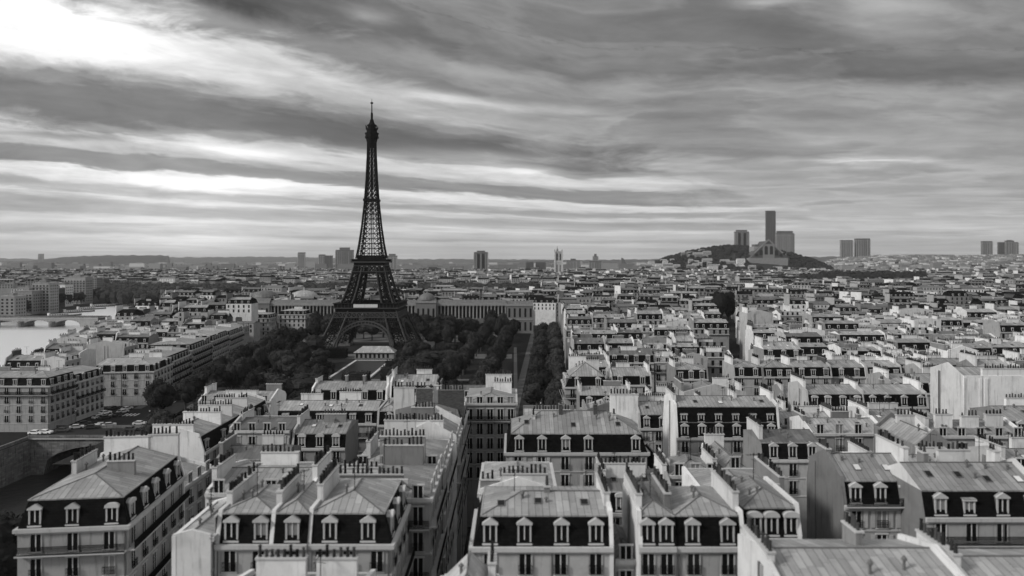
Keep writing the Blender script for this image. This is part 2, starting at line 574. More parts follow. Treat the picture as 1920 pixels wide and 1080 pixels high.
# road markings
g = MB()
for i in range(40):
    yy = 168 + i * 8
    g.poly([(xbl(yy) - .12, yy, .03), (xbl(yy) + .12, yy, .03), (xbl(yy + 3) + .12, yy + 3, .03), (xbl(yy + 3) - .12, yy + 3, .03)], WHITE)
for i in range(20):
    yy = 266 + i * 8
    g.poly([(xav(yy) - .12, yy, .03), (xav(yy) + .12, yy, .03), (xav(yy + 3) + .12, yy + 3, .03), (xav(yy + 3) - .12, yy + 3, .03)], WHITE)
for i in range(9):
    g.poly([(-147 + i * 1.4, 258, .03), (-146.4 + i * 1.4, 258, .03), (-146.4 + i * 1.4, 262, .03), (-147 + i * 1.4, 262, .03)], WHITE)
struct(g, 'road_marking')
for fn, off, ya_, yb in ((xbl, -9.5, 200, 555), (xbl, 9.5, 200, 555), (xav, 9.5, 270, 470), (xav, -9.5, 270, 470)):
    g = MB()
    for yy in range(ya_, yb, 15):
        a, b = fn(yy) + off, fn(yy + 15) + off
        g.poly([(a - 1.5, yy, .13), (a + 1.5, yy, .13), (b + 1.5, yy + 15, .13), (b - 1.5, yy + 15, .13)], PAVE)
        for e in (-1.5, 1.5):
            g.poly([(a + e, yy, -.02), (b + e, yy + 15, -.02), (b + e, yy + 15, .13), (a + e, yy, .13)], PAVE)
    struct(g, 'pavement')
# far hills
def hill(name, prof, dist, thick, m, rough=6):
    """skyline given as photo pixels (px, py); a ridge of that outline at that distance"""
    g = MB()
    N = 8
    rr = random.Random(len(prof) * 7 + int(dist))
    xs, hs = [], []
    for (pa, ya_), (pb, yb) in zip(prof[:-1], prof[1:]):
        n = max(2, int((pb - pa) / 8))
        for j in range(n):
            f = j / n
            xs.append(pa + (pb - pa) * f)
            hs.append(ya_ + (yb - ya_) * f)
    rows = []
    for k in range(N + 1):
        f = k / N
        prof_f = math.sin(math.pi * f) ** .8
        y = dist + (f - .5) * thick
        rows.append([((px - 960) * dist / FPX * (1 + (f - .5) * thick / dist), y, max(-2, prof_f * (CH - (py - HZ) * dist / FPX) + rr.uniform(-rough, rough) * prof_f)) for px, py in zip(xs, hs)])
    for a, b in zip(rows[:-1], rows[1:]):
        for j in range(len(a) - 1):
            g.poly([a[j], a[j + 1], b[j + 1], b[j]], m)
    return struct(g, name)


hill('hill', [(-200, 492), (40, 490), (82, 487), (110, 483), (150, 480), (200, 479), (250, 478.5), (300, 478.5), (316, 480), (322, 500)], 7500, 1500, HILLM)
hill('hills', [(-400, 486), (0, 484), (70, 486), (300, 483), (400, 482), (520, 481.5), (600, 483), (700, 486), (900, 486), (1100, 488), (1400, 488)], 12500, 2500, HILLM, 10)
hill('far_ridge', [(950, 489), (1150, 487), (1300, 486), (1560, 481), (1700, 482), (1800, 483), (1920, 481), (2300, 482)], 9500, 2000, HILLM, 8)


# ------------------------------------------------------------------ house parts shared by many houses
def win_meshes():
    out = {}
    for key, (ww, wh, rail) in {'tall': (1.22, 2.2, True), 'low': (1.15, 1.7, False), 'wide': (1.7, 2.2, True)}.items():
        hw = ww / 2
        a = MB()
        a.box(-hw - .12, -hw, -.09, .02, -.05, wh + .0, STONE)
        a.box(hw, hw + .12, -.09, .02, -.05, wh + .0, STONE)
        a.box(-hw - .2, hw + .2, -.15, .02, wh, wh + .18, TRIM)
        a.box(-hw - .18, hw + .18, -.18, .02, -.17, -.05, TRIM)
        a.box(-.05, .05, -.06, .01, 0, wh, WHITE)
        for sg in (-1, 1):
            a.box(*sorted((sg * hw, sg * (hw - .035))), -.055, .01, 0, wh, WHITE)
        p = MB()
        p.poly([(-hw, -.025, 0), (hw, -.025, 0), (hw, -.025, wh), (-hw, -.025, wh)], PANE)
        r = None
        if rail:
            r = MB()
            r.box(-hw - .1, hw + .1, -.30, -.26, .92, .98, IRON)
            r.box(-hw - .1, hw + .1, -.30, -.26, .06, .10, IRON)
            r.box(-hw - .1, hw + .1, -.29, -.27, .46, .50, IRON)
            n = int(ww / .13)
            for j in range(n + 1):
                xx = -hw - .08 + (ww + .16) * j / n
                r.box(xx - .017, xx + .017, -.295, -.265, .1, .92, IRON)
            for xx in (-hw - .09, hw + .06):
                r.box(xx, xx + .03, -.28, -.1, .9, .93, IRON)
        s = MB()
        for sg in (-1, 1):
            xa, xb = sorted((sg * (hw + .22), sg * (hw + .22 + ww * .46)))
            s.box(xa, xb, -.13, -.08, 0, wh, SHUT)
            for j in range(9):
                s.box(xa + .06, xb - .06, -.15, -.13, .12 + j * wh * .105, .12 + j * wh * .105 + .1, SHUT)
        # one merged mesh for houses further off
        mg = MB()
        for src in (a, p) + ((r,) if r else ()):
            o = len(mg.v)
            mg.v += src.v
            mg.f += [tuple(i + o for i in f) for f in src.f]
            mg.mi += [mg.k(src.mats[i]) for i in src.mi]
        out[key] = dict(frame=a.mesh('window'), pane=p.mesh('pane'), rail=r.mesh('railing') if r else None, shut=s.mesh('shutter'), merged=mg.mesh('window'))
    return out


WIN = win_meshes()


def dormer_meshes():
    out = {}
    for key, (ww, wh, kind) in {'gable': (1.05, 1.75, 'g'), 'round': (1.05, 1.7, 'r'), 'flat': (1.0, 1.45, 'f'), 'small': (.85, 1.15, 'f')}.items():
        hw = ww / 2
        bw = hw + .17
        a = MB()
        back = 1.5
        # cheeks and front
        a.box(-bw, -hw, -.0, .16, -.1, wh, TRIM)
        a.box(hw, bw, -.0, .16, -.1, wh, TRIM)
        a.box(-bw - .12, bw + .12, -.12, .16, wh, wh + .18, TRIM)
        a.box(-bw - .1, bw + .1, -.1, .16, -.28, -.1, TRIM)
        a.box(-bw, -bw + .06, .16, back, -.1, wh + .1, LEAD)
        a.box(bw - .06, bw, .16, back, -.1, wh + .1, LEAD)
        zt = wh + .18
        if kind == 'g':
            a.prism([(-bw - .12, zt), (bw + .12, zt), (0, zt + .52)], 'y', -.12, .16, TRIM)
            a.poly([(-bw - .05, .16, zt - .05), (0, .16, zt + .44), (0, back + .2, zt + .44), (-bw - .05, back + .2, zt - .05)][::-1], ZINC)
            a.poly([(0, .16, zt + .44), (bw + .05, .16, zt - .05), (bw + .05, back + .2, zt - .05), (0, back + .2, zt + .44)][::-1], ZINC)
        elif kind == 'r':
            pr = [(-(bw + .12) * math.cos(math.pi * j / 8), zt + .42 * math.sin(math.pi * j / 8)) for j in range(9)]
            a.prism(pr[::-1], 'y', -.12, .2, TRIM)
            a.prism([(x * .96, zt - .05 + (z - zt) * .9) for x, z in pr][::-1], 'y', .2, back + .2, ZINC)
        else:
            a.box(-bw - .1, bw + .1, -.1, back + .2, zt, zt + .1, ZINC)
        a.box(-.05, .05, .06, .14, -.1, wh, WHITE)
        p = MB()
        p.poly([(-hw, .12, -.1), (hw, .12, -.1), (hw, .12, wh), (-hw, .12, wh)], PANE)
        mg = MB()
        for src in (a, p):
            o = len(mg.v)
            mg.v += src.v
            mg.f += [tuple(i + o for i in f) for f in src.f]
            mg.mi += [mg.k(src.mats[i]) for i in src.mi]
        out[key] = dict(body=a.mesh('dormer'), pane=p.mesh('pane'), merged=mg.mesh('dormer'), h=wh)
    return out


DOR = dormer_meshes()


def pot_mesh(v_):
    p = MB()
    h = (.55, .75, .95)[v_]
    p.cyl(0, 0, 0, h, .17, .12, POT, 8)
    p.cyl(0, 0, h, h + .08, .16, .16, POT, 8)
    return p.mesh('chimney_pot')


POTS = [pot_mesh(i) for i in range(3)]
sk = MB()
sk.box(-.42, .42, -.55, .55, 0, .10, LEAD)
sk.box(-.33, .33, -.46, .46, .10, .115, GLASSD)
SKY_L = sk.mesh('skylight')
sk = MB()
sk.box(-.42, .42, -.55, .55, 0, .10, LEAD)
sk.box(-.35, .35, -.48, .48, .10, .115, WHITE)
SKY_W = sk.mesh('skylight')
ve = MB()
ve.cyl(0, 0, 0, .5, .12, .12, LEAD, 8)
ve.cyl(0, 0, .5, .58, .24, .24, LEAD, 8)
ve.cyl(0, 0, .58, .75, .22, .03, LEAD, 8)
VENT = ve.mesh('roof_vent')
an = MB()
an.beam((0, 0, 0), (0, 0, 3.4), .06, IRON)
an.beam((-.9, 0, 3.2), (.9, 0, 3.2), .04, IRON)
for j in range(7):
    an.beam((-.8 + j * .27, -.3, 3.2), (-.8 + j * .27, .3, 3.2), .03, IRON)
an.beam((0, -.5, 2.5), (0, .5, 2.5), .04, IRON)
ANT = an.mesh('antenna')

SIDES = 'FRBL'
RECTS = []           # footprints taken


def side_xf(s, t_, hx, hy):
    if s == 'F':
        return (t_, -hy), 0.0
    if s == 'R':
        return (hx, t_), math.pi / 2
    if s == 'B':
        return (-t_, hy), math.pi
    return (-hx, -t_), -math.pi / 2


def chimney(parent, x, y, ln, axis, zb, zt, m, lod, th=.62, pots=True, lab=None):
    c = MB()
    a, b = (th / 2, ln / 2) if axis == 'y' else (ln / 2, th / 2)
    c.box(x - a, x + a, y - b, y + b, zb, zt, m)
    c.box(x - a - .09, x + a + .09, y - b - .09, y + b + .09, zt, zt + .16, TRIM if m is not BRICK else RENDER)
    n = max(2, int(ln / (.52 if lod < 2 else .7)))
    rr = random.Random(int(x * 31 + y * 17 + zt * 7))
    spots = []
    for j in range(n):
        if rr.random() < .08:
            continue
        tt = -ln / 2 + ln * (j + .5) / n + rr.uniform(-.05, .05)
        spots.append(((x, y + tt) if axis == 'y' else (x + tt, y)))
    if lod >= 1 and pots:
        for (qx, qy) in spots:
            h = rr.choice((.5, .62, .8, .95))
            c.cyl(qx, qy, zt + .16, zt + .16 + h, .18, .12, POT, 6 if lod == 1 else 5)
    o = c.build('chimney', parent)
    if lod == 0 and pots:
        for (qx, qy) in spots:
            link('chimney_pot', rr.choice(POTS), o, (qx, qy, zt + .16), rr.random())
    return o


def house(label, cx, cy, wd, dp, ze, rot=0.0, sides='mnmp', hm=2.9, im=.85, rise=1.1, nfl=3, bays=None, dorm=None, dkind='gable', double=False,
          stacks=(), wall=STONE, zinc=ZINC, slate=SLATE, lod=0, balc=(), ridge=None, skyl=0, shut=0.0, wkey='tall', fh=3.05, group=None, cat='apartment house',
          pw=PLAST, over=.5, ant=0, bays_s=None, dorm_s=None, z0=0.0, name='apartment_house'):
    """sides F,R,B,L: m mansard, z straight wall to the zinc, p party wall standing proud, n plain gable"""
    if lod and pw is PLAST:
        pw = random.Random(int(cx * 7 + cy * 13)).choice((PLAST, PLAST, PLAST, STONE, STONE, RENDER))
    hx, hy = wd / 2, dp / 2
    root = thing(name, label, cat, (cx, cy, 0), rot, group)
    rr = random.Random(hash((round(cx, 1), round(cy, 1))) & 0xffffff)
    c_, s_ = abs(math.cos(rot)), abs(math.sin(rot))
    RECTS.append((cx - hx * c_ - hy * s_, cx + hx * c_ + hy * s_, cy - hx * s_ - hy * c_, cy + hx * s_ + hy * c_))
    sd = dict(zip(SIDES, sides))
    zb = ze + hm
    ins = {k: (im if sd[k] == 'm' else 0.0) for k in SIDES}
    E = [(-hx, -hy), (hx, -hy), (hx, hy), (-hx, hy)]
    Bk = [(-hx + ins['L'], -hy + ins['F']), (hx - ins['R'], -hy + ins['F']), (hx - ins['R'], hy - ins['B']), (-hx + ins['L'], hy - ins['B'])]
    wm = MB()
    mm = MB()
    mm2 = MB()
    for i, k in enumerate(SIDES):
        a, b = E[i], E[(i + 1) % 4]
        ba, bb = Bk[i], Bk[(i + 1) % 4]
        wmat = wall if sd[k] in 'mz' else (pw if sd[k] == 'p' else RENDER)
        wm.poly([(a[0], a[1], z0), (b[0], b[1], z0), (b[0], b[1], ze), (a[0], a[1], ze)], wmat)
        q = [(a[0], a[1], ze), (b[0], b[1], ze), (bb[0], bb[1], zb), (ba[0], ba[1], zb)]
        if sd[k] == 'm':
            (mm2 if k == 'B' and sd['R'] != 'm' and sd['L'] != 'm' else mm).poly(q, slate)
        else:
            wm.poly(q, wmat)
    # cornice and string courses on the street sides
    for k in SIDES:
        if sd[k] not in 'mz':
            continue
        L = hx if k in 'FB' else hy
        top = ze if sd[k] == 'm' else zb
        strips = [(top - .38, top + .06, .38), (top - .62, top - .38, .16)]
        if lod < 2:
            for j in range(1, nfl + 1):
                strips.append((ze - j * fh - .12, ze - j * fh + .08, .10))
        for (za, zc, pr) in strips:
            if za < z0 + 1:
                continue
            e = .0
            if k == 'F':
                wm.box(-L - e, L + e, -hy - pr, -hy + .02, za, zc, TRIM)
            elif k == 'B':
                wm.box(-L - e, L + e, hy - .02, hy + pr, za, zc, TRIM)
            elif k == 'R':
                wm.box(hx - .02, hx + pr, -L - (pr if sd['F'] in 'mz' else 0) * .98, L, za + .003, zc - .003, TRIM)
            else:
                wm.box(-hx - pr, -hx + .02, -L - (pr if sd['F'] in 'mz' else 0) * .98, L, za + .003, zc - .003, TRIM)
    # zinc top
    zm = MB()
    (xa, ya_), (xb, yb) = Bk[0], Bk[2]
    if ridge is None:
        ridge = 'x' if (xb - xa) >= (yb - ya_) * .9 else 'y'
    zr = zb + rise
    if ridge == 'x':
        ym = (ya_ + yb) / 2
        hl = min((yb - ya_) / 2 * .9, (xb - xa) * .4)
        ra = (xa + (hl if sd['L'] in 'mz' else 0), ym, zr)
        rb = (xb - (hl if sd['R'] in 'mz' else 0), ym, zr)
        zm.poly([(xa, ya_, zb), (xb, ya_, zb), rb, ra], zinc)
        zm.poly([(xb, yb, zb), (xa, yb, zb), ra, rb], zinc)
        zm.poly([(xb, ya_, zb), (xb, yb, zb), rb], zinc if sd['R'] in 'mz' else pw)
        zm.poly([(xa, yb, zb), (xa, ya_, zb), ra], zinc if sd['L'] in 'mz' else pw)
        if lod < 2:
            zm.beam(ra, rb, .16, LEAD)
            for e_, r_ in (((xa, ya_, zb), ra), ((xb, ya_, zb), rb)):
                if abs(e_[0] - r_[0]) > .3:
                    zm.beam(e_, r_, .12, LEAD)
    else:
        xm = (xa + xb) / 2
        hl = min((xb - xa) / 2 * .9, (yb - ya_) * .4)
        ra = (xm, ya_ + (hl if sd['F'] in 'mz' else 0), zr)
        rb = (xm, yb - (hl if sd['B'] in 'mz' else 0), zr)
        zm.poly([(xa, ya_, zb), (xb, ya_, zb), ra], zinc if sd['F'] in 'mz' else pw)
        zm.poly([(xb, ya_, zb), (xb, yb, zb), rb, ra], zinc)
        zm.poly([(xb, yb, zb), (xa, yb, zb), rb], zinc if sd['B'] in 'mz' else pw)
        zm.poly([(xa, yb, zb), (xa, ya_, zb), ra, rb], zinc)
        if lod < 2:
            zm.beam(ra, rb, .16, LEAD)
            for e_, r_ in (((xa, ya_, zb), ra), ((xb, ya_, zb), ra)):
                if abs(e_[1] - r_[1]) > .3:
                    zm.beam(e_, r_, .12, LEAD)
    # gutter lip
    for k in SIDES:
        if sd[k] not in 'mz' or lod > 1:
            continue
        if k == 'F':
            zm.box(xa, xb, ya_ - .10, ya_ + .05, zb - .10, zb + .05, ZINC)
        elif k == 'B':
            zm.box(xa, xb, yb - .05, yb + .10, zb - .10, zb + .05, ZINC)
        elif k == 'R':
            zm.box(xb - .05, xb + .10, ya_ - .1, yb + .1, zb - .098, zb + .048, ZINC)
        else:
            zm.box(xa - .10, xa + .05, ya_ - .1, yb + .1, zb - .098, zb + .048, ZINC)
    dkl = []
    # facade windows
    cam_l = Matrix.Rotation(-rot, 3, 'Z') @ Vector((-cx, -cy, 0))
    for k in SIDES:
        if sd[k] not in 'mz':
            continue
        nx, ny = {'F': (0, -1), 'R': (1, 0), 'B': (0, 1), 'L': (-1, 0)}[k]
        if (cam_l.x - nx * hx) * nx + (cam_l.y - ny * hy) * ny < 2:
            continue
        L = (wd if k in 'FB' else dp)
        nb = (bays if k in 'FB' else bays_s) or max(2, int(L / 2.7))
        top = ze
        fl = list(range(1, nfl + 1))
        if sd[k] == 'z':
            fl = [0] + fl
        for j in fl:
            zz = top - j * fh + .35 if j else ze + .35
            if zz < z0 + .5:
                continue
            for b in range(nb):
                tt = -L / 2 + L * (b + .5) / nb
                (qx, qy), rz = side_xf(k, tt, hx, hy)
                if lod == 2:
                    # small far windows are only a pattern of the wall
                    ct, st = math.cos(rz), math.sin(rz)
                    pts = []
                    for (dx_, dz_) in ((-.55, 0), (.55, 0), (.55, 2.0), (-.55, 2.0)):
                        pts.append((qx + dx_ * ct + .03 * st, qy + dx_ * st - .03 * ct, zz + dz_))
                    wm.poly(pts, GLASSD if rr.random() > .15 else WHITE)
                    continue
                key = wkey if j else 'low'
                if lod == 0:
                    wo_ = link('window', WIN[key]['frame'], root, (qx, qy, zz), rz)
                    link('pane', WIN[key]['pane'], wo_)
                    if WIN[key]['rail'] and not (j in balc):
                        link('railing', WIN[key]['rail'], wo_)
                    if rr.random() < shut:
                        link('shutter', WIN[key]['shut'], wo_)
                else:
                    wo_ = link('window', WIN[key]['merged'], root, (qx, qy, zz), rz)
                    if rr.random() < shut:
                        link('shutter', WIN[key]['shut'], wo_)
        for j in balc:
            zz = ze - j * fh + .12 if j else ze + .12
            bm_ = MB()
            L2 = L / 2 - .05
            bm_.box(-L2, L2, -.85, 0, zz - .16, zz, TRIM)
            bm_.box(-L2, L2, -.84, -.79, zz + .98, zz + 1.04, IRON)
            bm_.box(-L2, L2, -.83, -.80, zz + .10, zz + .14, IRON)
            bm_.box(-L2, L2, -.83, -.80, zz + .78, zz + .81, IRON)
            if lod < 2:
                n = int(L / (.12 if lod == 0 else .2))
                bt = .03 if lod == 0 else .055
                for i_ in range(n + 1):
                    xx = -L2 + 2 * L2 * i_ / n
                    bm_.box(xx - bt, xx + bt, -.83, -.80, zz, zz + .98, IRON)
            (qx, qy), rz = side_xf(k, 0, hx, hy)
            o = bm_.build('balcony', root)
            o.location = (qx, qy, 0)
            o.rotation_euler = (0, 0, rz)
        if sd[k] == 'm':
            nd = (dorm if k in 'FB' else dorm_s)
            if nd is None:
                nd = nb
            rows = [(.35, dkind)] if not double else [(.3, dkind), (hm * .52, 'small')]
            for (dz_, dk0) in rows:
                for b in range(nd):
                    tt = -L / 2 + L * (b + .5) / nd + (rr.uniform(-.06, .06) * L / nd if len(rows) == 1 else 0)
                    kd = dk0 if rr.random() < .86 else rr.choice(('gable', 'round', 'flat'))
                    if len(rows) > 1:
                        kd = dk0
                    if nd > 3 and rr.random() < .05:
                        continue
                    off = .12 + im * (dz_ - .3) / hm
                    (qx, qy), rz = side_xf(k, tt, hx, hy)
                    nvec = {'F': (0, 1), 'R': (-1, 0), 'B': (0, -1), 'L': (1, 0)}[k]
                    px_, py_ = qx + nvec[0] * off, qy + nvec[1] * off
                    if lod == 0:
                        d_ = link('dormer', DOR[kd]['body'], root, (px_, py_, ze + dz_ + .1), rz)
                        link('pane', DOR[kd]['pane'], d_)
                    elif lod == 1:
                        link('dormer', DOR[kd]['merged'], root, (px_, py_, ze + dz_ + .1), rz)
                    else:
                        sz = {'F': (.55, .0, .1, 1.2), }.get(k)
                        ex = .5
                        if k in 'FB':
                            mm.box(px_ - ex, px_ + ex, min(py_, py_ + nvec[1] * 1.1), max(py_, py_ + nvec[1] * 1.1), ze + .45, ze + 2.0, TRIM)
                            mm.poly([(px_ - .3, py_ - nvec[1] * .02, ze + .6), (px_ + .3, py_ - nvec[1] * .02, ze + .6), (px_ + .3, py_ - nvec[1] * .02, ze + 1.75), (px_ - .3, py_ - nvec[1] * .02, ze + 1.75)], GLASSD)
                        else:
                            mm.box(min(px_, px_ + nvec[0] * 1.1), max(px_, px_ + nvec[0] * 1.1), py_ - ex, py_ + ex, ze + .45, ze + 2.0, TRIM)
                            mm.poly([(px_ - nvec[0] * .02, py_ - .3, ze + .6), (px_ - nvec[0] * .02, py_ + .3, ze + .6), (px_ - nvec[0] * .02, py_ + .3, ze + 1.75), (px_ - nvec[0] * .02, py_ - .3, ze + 1.75)], GLASSD)
            if double:
                o = MB()
                (qx, qy), rz = side_xf(k, 0, hx, hy)
                zz = ze + hm * .5
                o.box(-L / 2 + im * .5, L / 2 - im * .5, im * .5 - .18, im * .5 + .05, zz - .12, zz, LEAD)
                oo = o.build('gutter', root)
                oo.location, oo.rotation_euler = (qx, qy, 0), (0, 0, rz)
    wm.build('wall', root)
    if mm.f:
        mm.build('mansard_roof', root)
    if mm2.f:
        mm2.build('mansard_roof', root)
    zm.build('zinc_roof', root)
    if lod < 2 and sd['F'] in 'mz':
        dpm = MB()
        xx = (hx - .25) * rr.choice((-1, 1))
        dpm.box(xx - .07, xx + .07, -hy - .16, -hy - .02, z0, ze - .65, rr.choice((TRIM, LEAD)))
        dpm.build('drainpipe', root)
        if wd > 14:
            dpm = MB()
            xx = rr.uniform(-.3, .3) * hx
            dpm.box(xx - .06, xx + .06, -hy - .15, -hy - .02, z0, ze - .65, LEAD)
            dpm.build('drainpipe', root)
    # party walls
    for k in 'RL':
        if sd[k] != 'p':
            continue
        sg = 1 if k == 'R' else -1
        fz = [(-hy - .07, z0), (-hy - .07, (ze if sd['F'] == 'm' else zb) + over * .6), (-hy + ins['F'], zb + over)]
        if ridge == 'x':
            fz.append((0, zr + over))
        fz += [(hy - ins['B'], zb + over), (hy + .07, (ze if sd['B'] == 'm' else zb) + over * .6), (hy + .07, z0)]
        if ins['F'] == 0:
            fz.pop(2)
        p = MB()
        xa_, xb_ = sorted((sg * (hx - .38), sg * (hx + .035)))
        p.prism(fz, 'x', xa_, xb_, pw)
        if lod < 2 and dp > 6:
            for i_ in range(rr.choice((0, 1, 2, 2))):
                t0 = rr.uniform(-.7, .6) * hy
                fw = rr.uniform(.4, 1.1)
                xo = sg * (hx + .03)
                p.box(*sorted((xo, xo + sg * .16)), t0, t0 + fw, z0, zb + over * .8, rr.choice((pw, RENDER, STONE)))
        p.build('party_wall', root)
    for k in 'FB':
        if sd[k] != 'p':
            continue
        sg = 1 if k == 'B' else -1
        fz = [(-hx - .07, z0), (-hx - .07, (ze if sd['L'] == 'm' else zb) + over * .6), (-hx + ins['L'], zb + over)]
        if ridge == 'y':
            fz.append((0, zr + over))
        fz += [(hx - ins['R'], zb + over), (hx + .07, (ze if sd['R'] == 'm' else zb) + over * .6), (hx + .07, z0)]
        p = MB()
        ya2, yb2 = sorted((sg * (hy - .38), sg * (hy + .035)))
        p.prism(fz, 'y', ya2, yb2, pw)
        if k == 'F' and wd > 5:
            for i_ in range(rr.choice((1, 2, 2))):
                t0 = rr.uniform(-.75, .6) * hx
                fw = rr.uniform(.35, .9)
                p.box(t0, t0 + fw, -hy - .2, -hy - .03, z0, (ze if sd['L'] == 'm' else zb) + over * .5, rr.choice((pw, RENDER, STONE)))
        p.build('party_wall', root)
    # chimneys: (x fraction -1..1, y fraction, length, axis, height above ridge, material)
    for st in stacks:
        fx, fy, ln, ax, hh, mt = st[:6]
        x_, y_ = fx * (hx - .34), fy * (hy - .5)
        chimney(root, x_, y_, ln, ax, ze - .5, zr + hh, mt, lod)
    if skyl and ridge == 'x':
        ym = (ya_ + yb) / 2
        ang = math.atan2(rise, ym - ya_)
        for i_ in range(skyl):
            tt = xa + (xb - xa) * (i_ + .5 + rr.uniform(-.2, .2)) / skyl
            f = rr.uniform(.35, .6)
            o = link('skylight', SKY_L if rr.random() < .6 else SKY_W, root, (tt, ya_ + (ym - ya_) * f, zb + rise * f + .01))
            o.rotation_euler = (ang, 0, 0)
        if lod < 2:
            for i_ in range(2):
                f = rr.uniform(.4, .9)
                link('roof_vent', VENT, root, (rr.uniform(xa + 1, xb - 1), ya_ + (ym - ya_) * f, zb + rise * f - .03))
    if lod < 2:
        # loose things every zinc roof carries: vents, a hatch, an aerial
        for i_ in range(rr.choice((1, 2, 3))):
            f = rr.uniform(-.8, .8)
            if ridge == 'x':
                g_ = rr.uniform(.35, .9)
                ym = (ya_ + yb) / 2
                link('roof_vent', VENT, root, ((xa + xb) / 2 + f * (xb - xa) * .4, ya_ + (ym - ya_) * g_, zb + rise * g_ - .05), 0, (1, 1, rr.uniform(.8, 1.7)))
            else:
                g_ = rr.uniform(.35, .9)
                xm = (xa + xb) / 2
                link('roof_vent', VENT, root, (xa + (xm - xa) * g_, (ya_ + yb) / 2 + f * (yb - ya_) * .35, zb + rise * g_ - .05), 0, (1, 1, rr.uniform(.8, 1.7)))
        if rr.random() < .6:
            link('antenna', ANT, root, ((xa + xb) / 2 + rr.uniform(-.3, .3) * (xb - xa) * (ridge == 'x'), (ya_ + yb) / 2 + rr.uniform(-.25, .25) * (yb - ya_) * (ridge == 'y'), zr - .05), rr.random() * 3, (1, 1, rr.uniform(.7, 1.1)))
    for i_ in range(ant):
        link('antenna', ANT, root, (rr.uniform(-hx * .7, hx * .7), rr.uniform(-1, 1), zr - .05), rr.random() * 3)
    return root


def front(label, xl, xr, pyE, ze, dp, **kw):
    """a house whose camera-facing eaves run from xl to xr on photo row pyE"""
    Y = (CH - ze) * FPX / (pyE - HZ)
    X0, X1 = (xl - 960) * Y / FPX, (xr - 960) * Y / FPX
    return house(label, (X0 + X1) / 2, Y + dp / 2, X1 - X0, dp, ze, **kw)


def box_house(label, X0, X1, Y0, Y1, ze, **kw):
    return house(label, (X0 + X1) / 2, (Y0 + Y1) / 2, X1 - X0, Y1 - Y0, ze, **kw)


P_, B_, G_ = PLAST, BRICK, RENDER


# ------------------------------------------------------------------ the houses one can tell apart
TR = "houses around the crossing streets in front"
house('corner mansard house by the canal with three front dormers and wide pot-topped stacks', -53.6, 96, 12.4, 20, 24, rot=R(6.3), sides='mmpm', hm=3.2, dorm=3, dorm_s=5, bays=3, bays_s=6, ridge='y', rise=1.6,
      nfl=4, balc=(1, 3), stacks=[(-.25, 1, 6.5, 'x', 1.3, P_), (.6, 1, 4.2, 'x', 1.5, P_), (-.8, .35, 6, 'y', .3, P_), (.35, -.15, 3.4, 'x', .7, RENDER)], skyl=0, over=.6)
box_house('plain house behind the canal corner house, with one white stack across its zinc roof', -61, -50.5, 108, 121, 20.5, sides='pzpz', hm=.6, rise=1.4, ridge='y', nfl=3, stacks=[(.1, -1, 7, 'x', 2.2, P_), (-.5, .9, 4, 'x', 1.2, P_)], bays=3)
front('front mansard house left of the dark street, first of three with sloping chimney walls', 404, 512, 1021, 27, 11, sides='mpmp', dorm=2, bays=2, stacks=[(-1, .2, 7.5, 'y', .6, P_), (1, .2, 7, 'y', .5, P_)], skyl=1, nfl=3, rise=.9, over=.35)
front('narrow front mansard house squeezed between two chimney walls, one dormer', 512.5, 576, 1021, 27.1, 11, sides='mnmn', dorm=1, bays=1, skyl=1, nfl=3, rise=.9)
front('front mansard house at the corner of the dark street, with a balconied side', 576.5, 733, 1021, 27, 12, sides='mmzp', dorm=2, bays=3, bays_s=4, dorm_s=3, stacks=[(-1, .2, 7, 'y', .7, P_)], skyl=2, nfl=4, balc=(2,), rise=1.3)
box_house('blank pale annex at the left end of the front mansard terrace', -34.2, -30.4, 72.5, 83, 27.6, sides='pzpp', hm=.4, rise=.5, nfl=2, bays=1, pw=PLAST, over=.3)
box_house('zinc roofed back house with long sloping chimney walls, behind the front terrace', -37, -24.3, 87, 100, 27.3, sides='zpzp', hm=.5, rise=1.2, stacks=[(-1, -.3, 6, 'y', 1.3, P_), (1, 0, 7, 'y', 1.2, P_), (-.1, .6, 5, 'x', 1.0, P_)], skyl=2, ridge='x')
box_house('zinc roofed house on the dark street with a wide grey stack wall on its front', -24, -9.8, 86, 100, 27.0, sides='zzzn', hm=.5, rise=1.5, stacks=[(-.15, -.85, 9.5, 'x', .9, G_), (-.35, -.2, 4.5, 'x', .5, P_), (.3, .85, 5.5, 'x', 1.6, G_)], ridge='y', nfl=5, balc=(1, 3), bays_s=5)
box_house('ribbed zinc roofed house on the dark street, grey stack wall across its middle', -22.5, -9.6, 101, 116, 26.4, sides='zzzn', hm=.5, rise=1.9, ridge='y', stacks=[(.1, -.95, 6.4, 'x', 2.2, G_), (-.75, -.3, 6, 'y', 1.0, P_), (-.3, .95, 5, 'x', 1.5, P_)], nfl=5, balc=(1, 3), bays_s=5, skyl=1)
box_house('tall narrow house with a broad blank white front wall, on the dark street', -18.2, -9.2, 118.5, 131, 25.2, sides='pzpn', hm=.6, rise=2.4, ridge='y', over=1.3, stacks=[(-.2, -1, 6.4, 'x', 1.2, P_), (-.6, 1, 4, 'x', 1, G_)], nfl=5, balc=(1, 2), bays_s=5, lod=0)
box_house('tall house with white and dark brick stack walls, at the head of the dark street', -21.5, -9.2, 133, 148, 25.0, sides='pmpn', hm=2.7, rise=1.5, ridge='y', over=.6, pw=RENDER, stacks=[(-.8, -1, 3.8, 'x', 3.1, P_), (-.15, -1, 3.0, 'x', 2.9, B_), (.25, -.9, 1.4, 'x', 3.3, P_), (.7, -1, 4.8, 'x', 2.6, B_)], nfl=5, balc=(1, 3), bays_s=5, dorm_s=4)
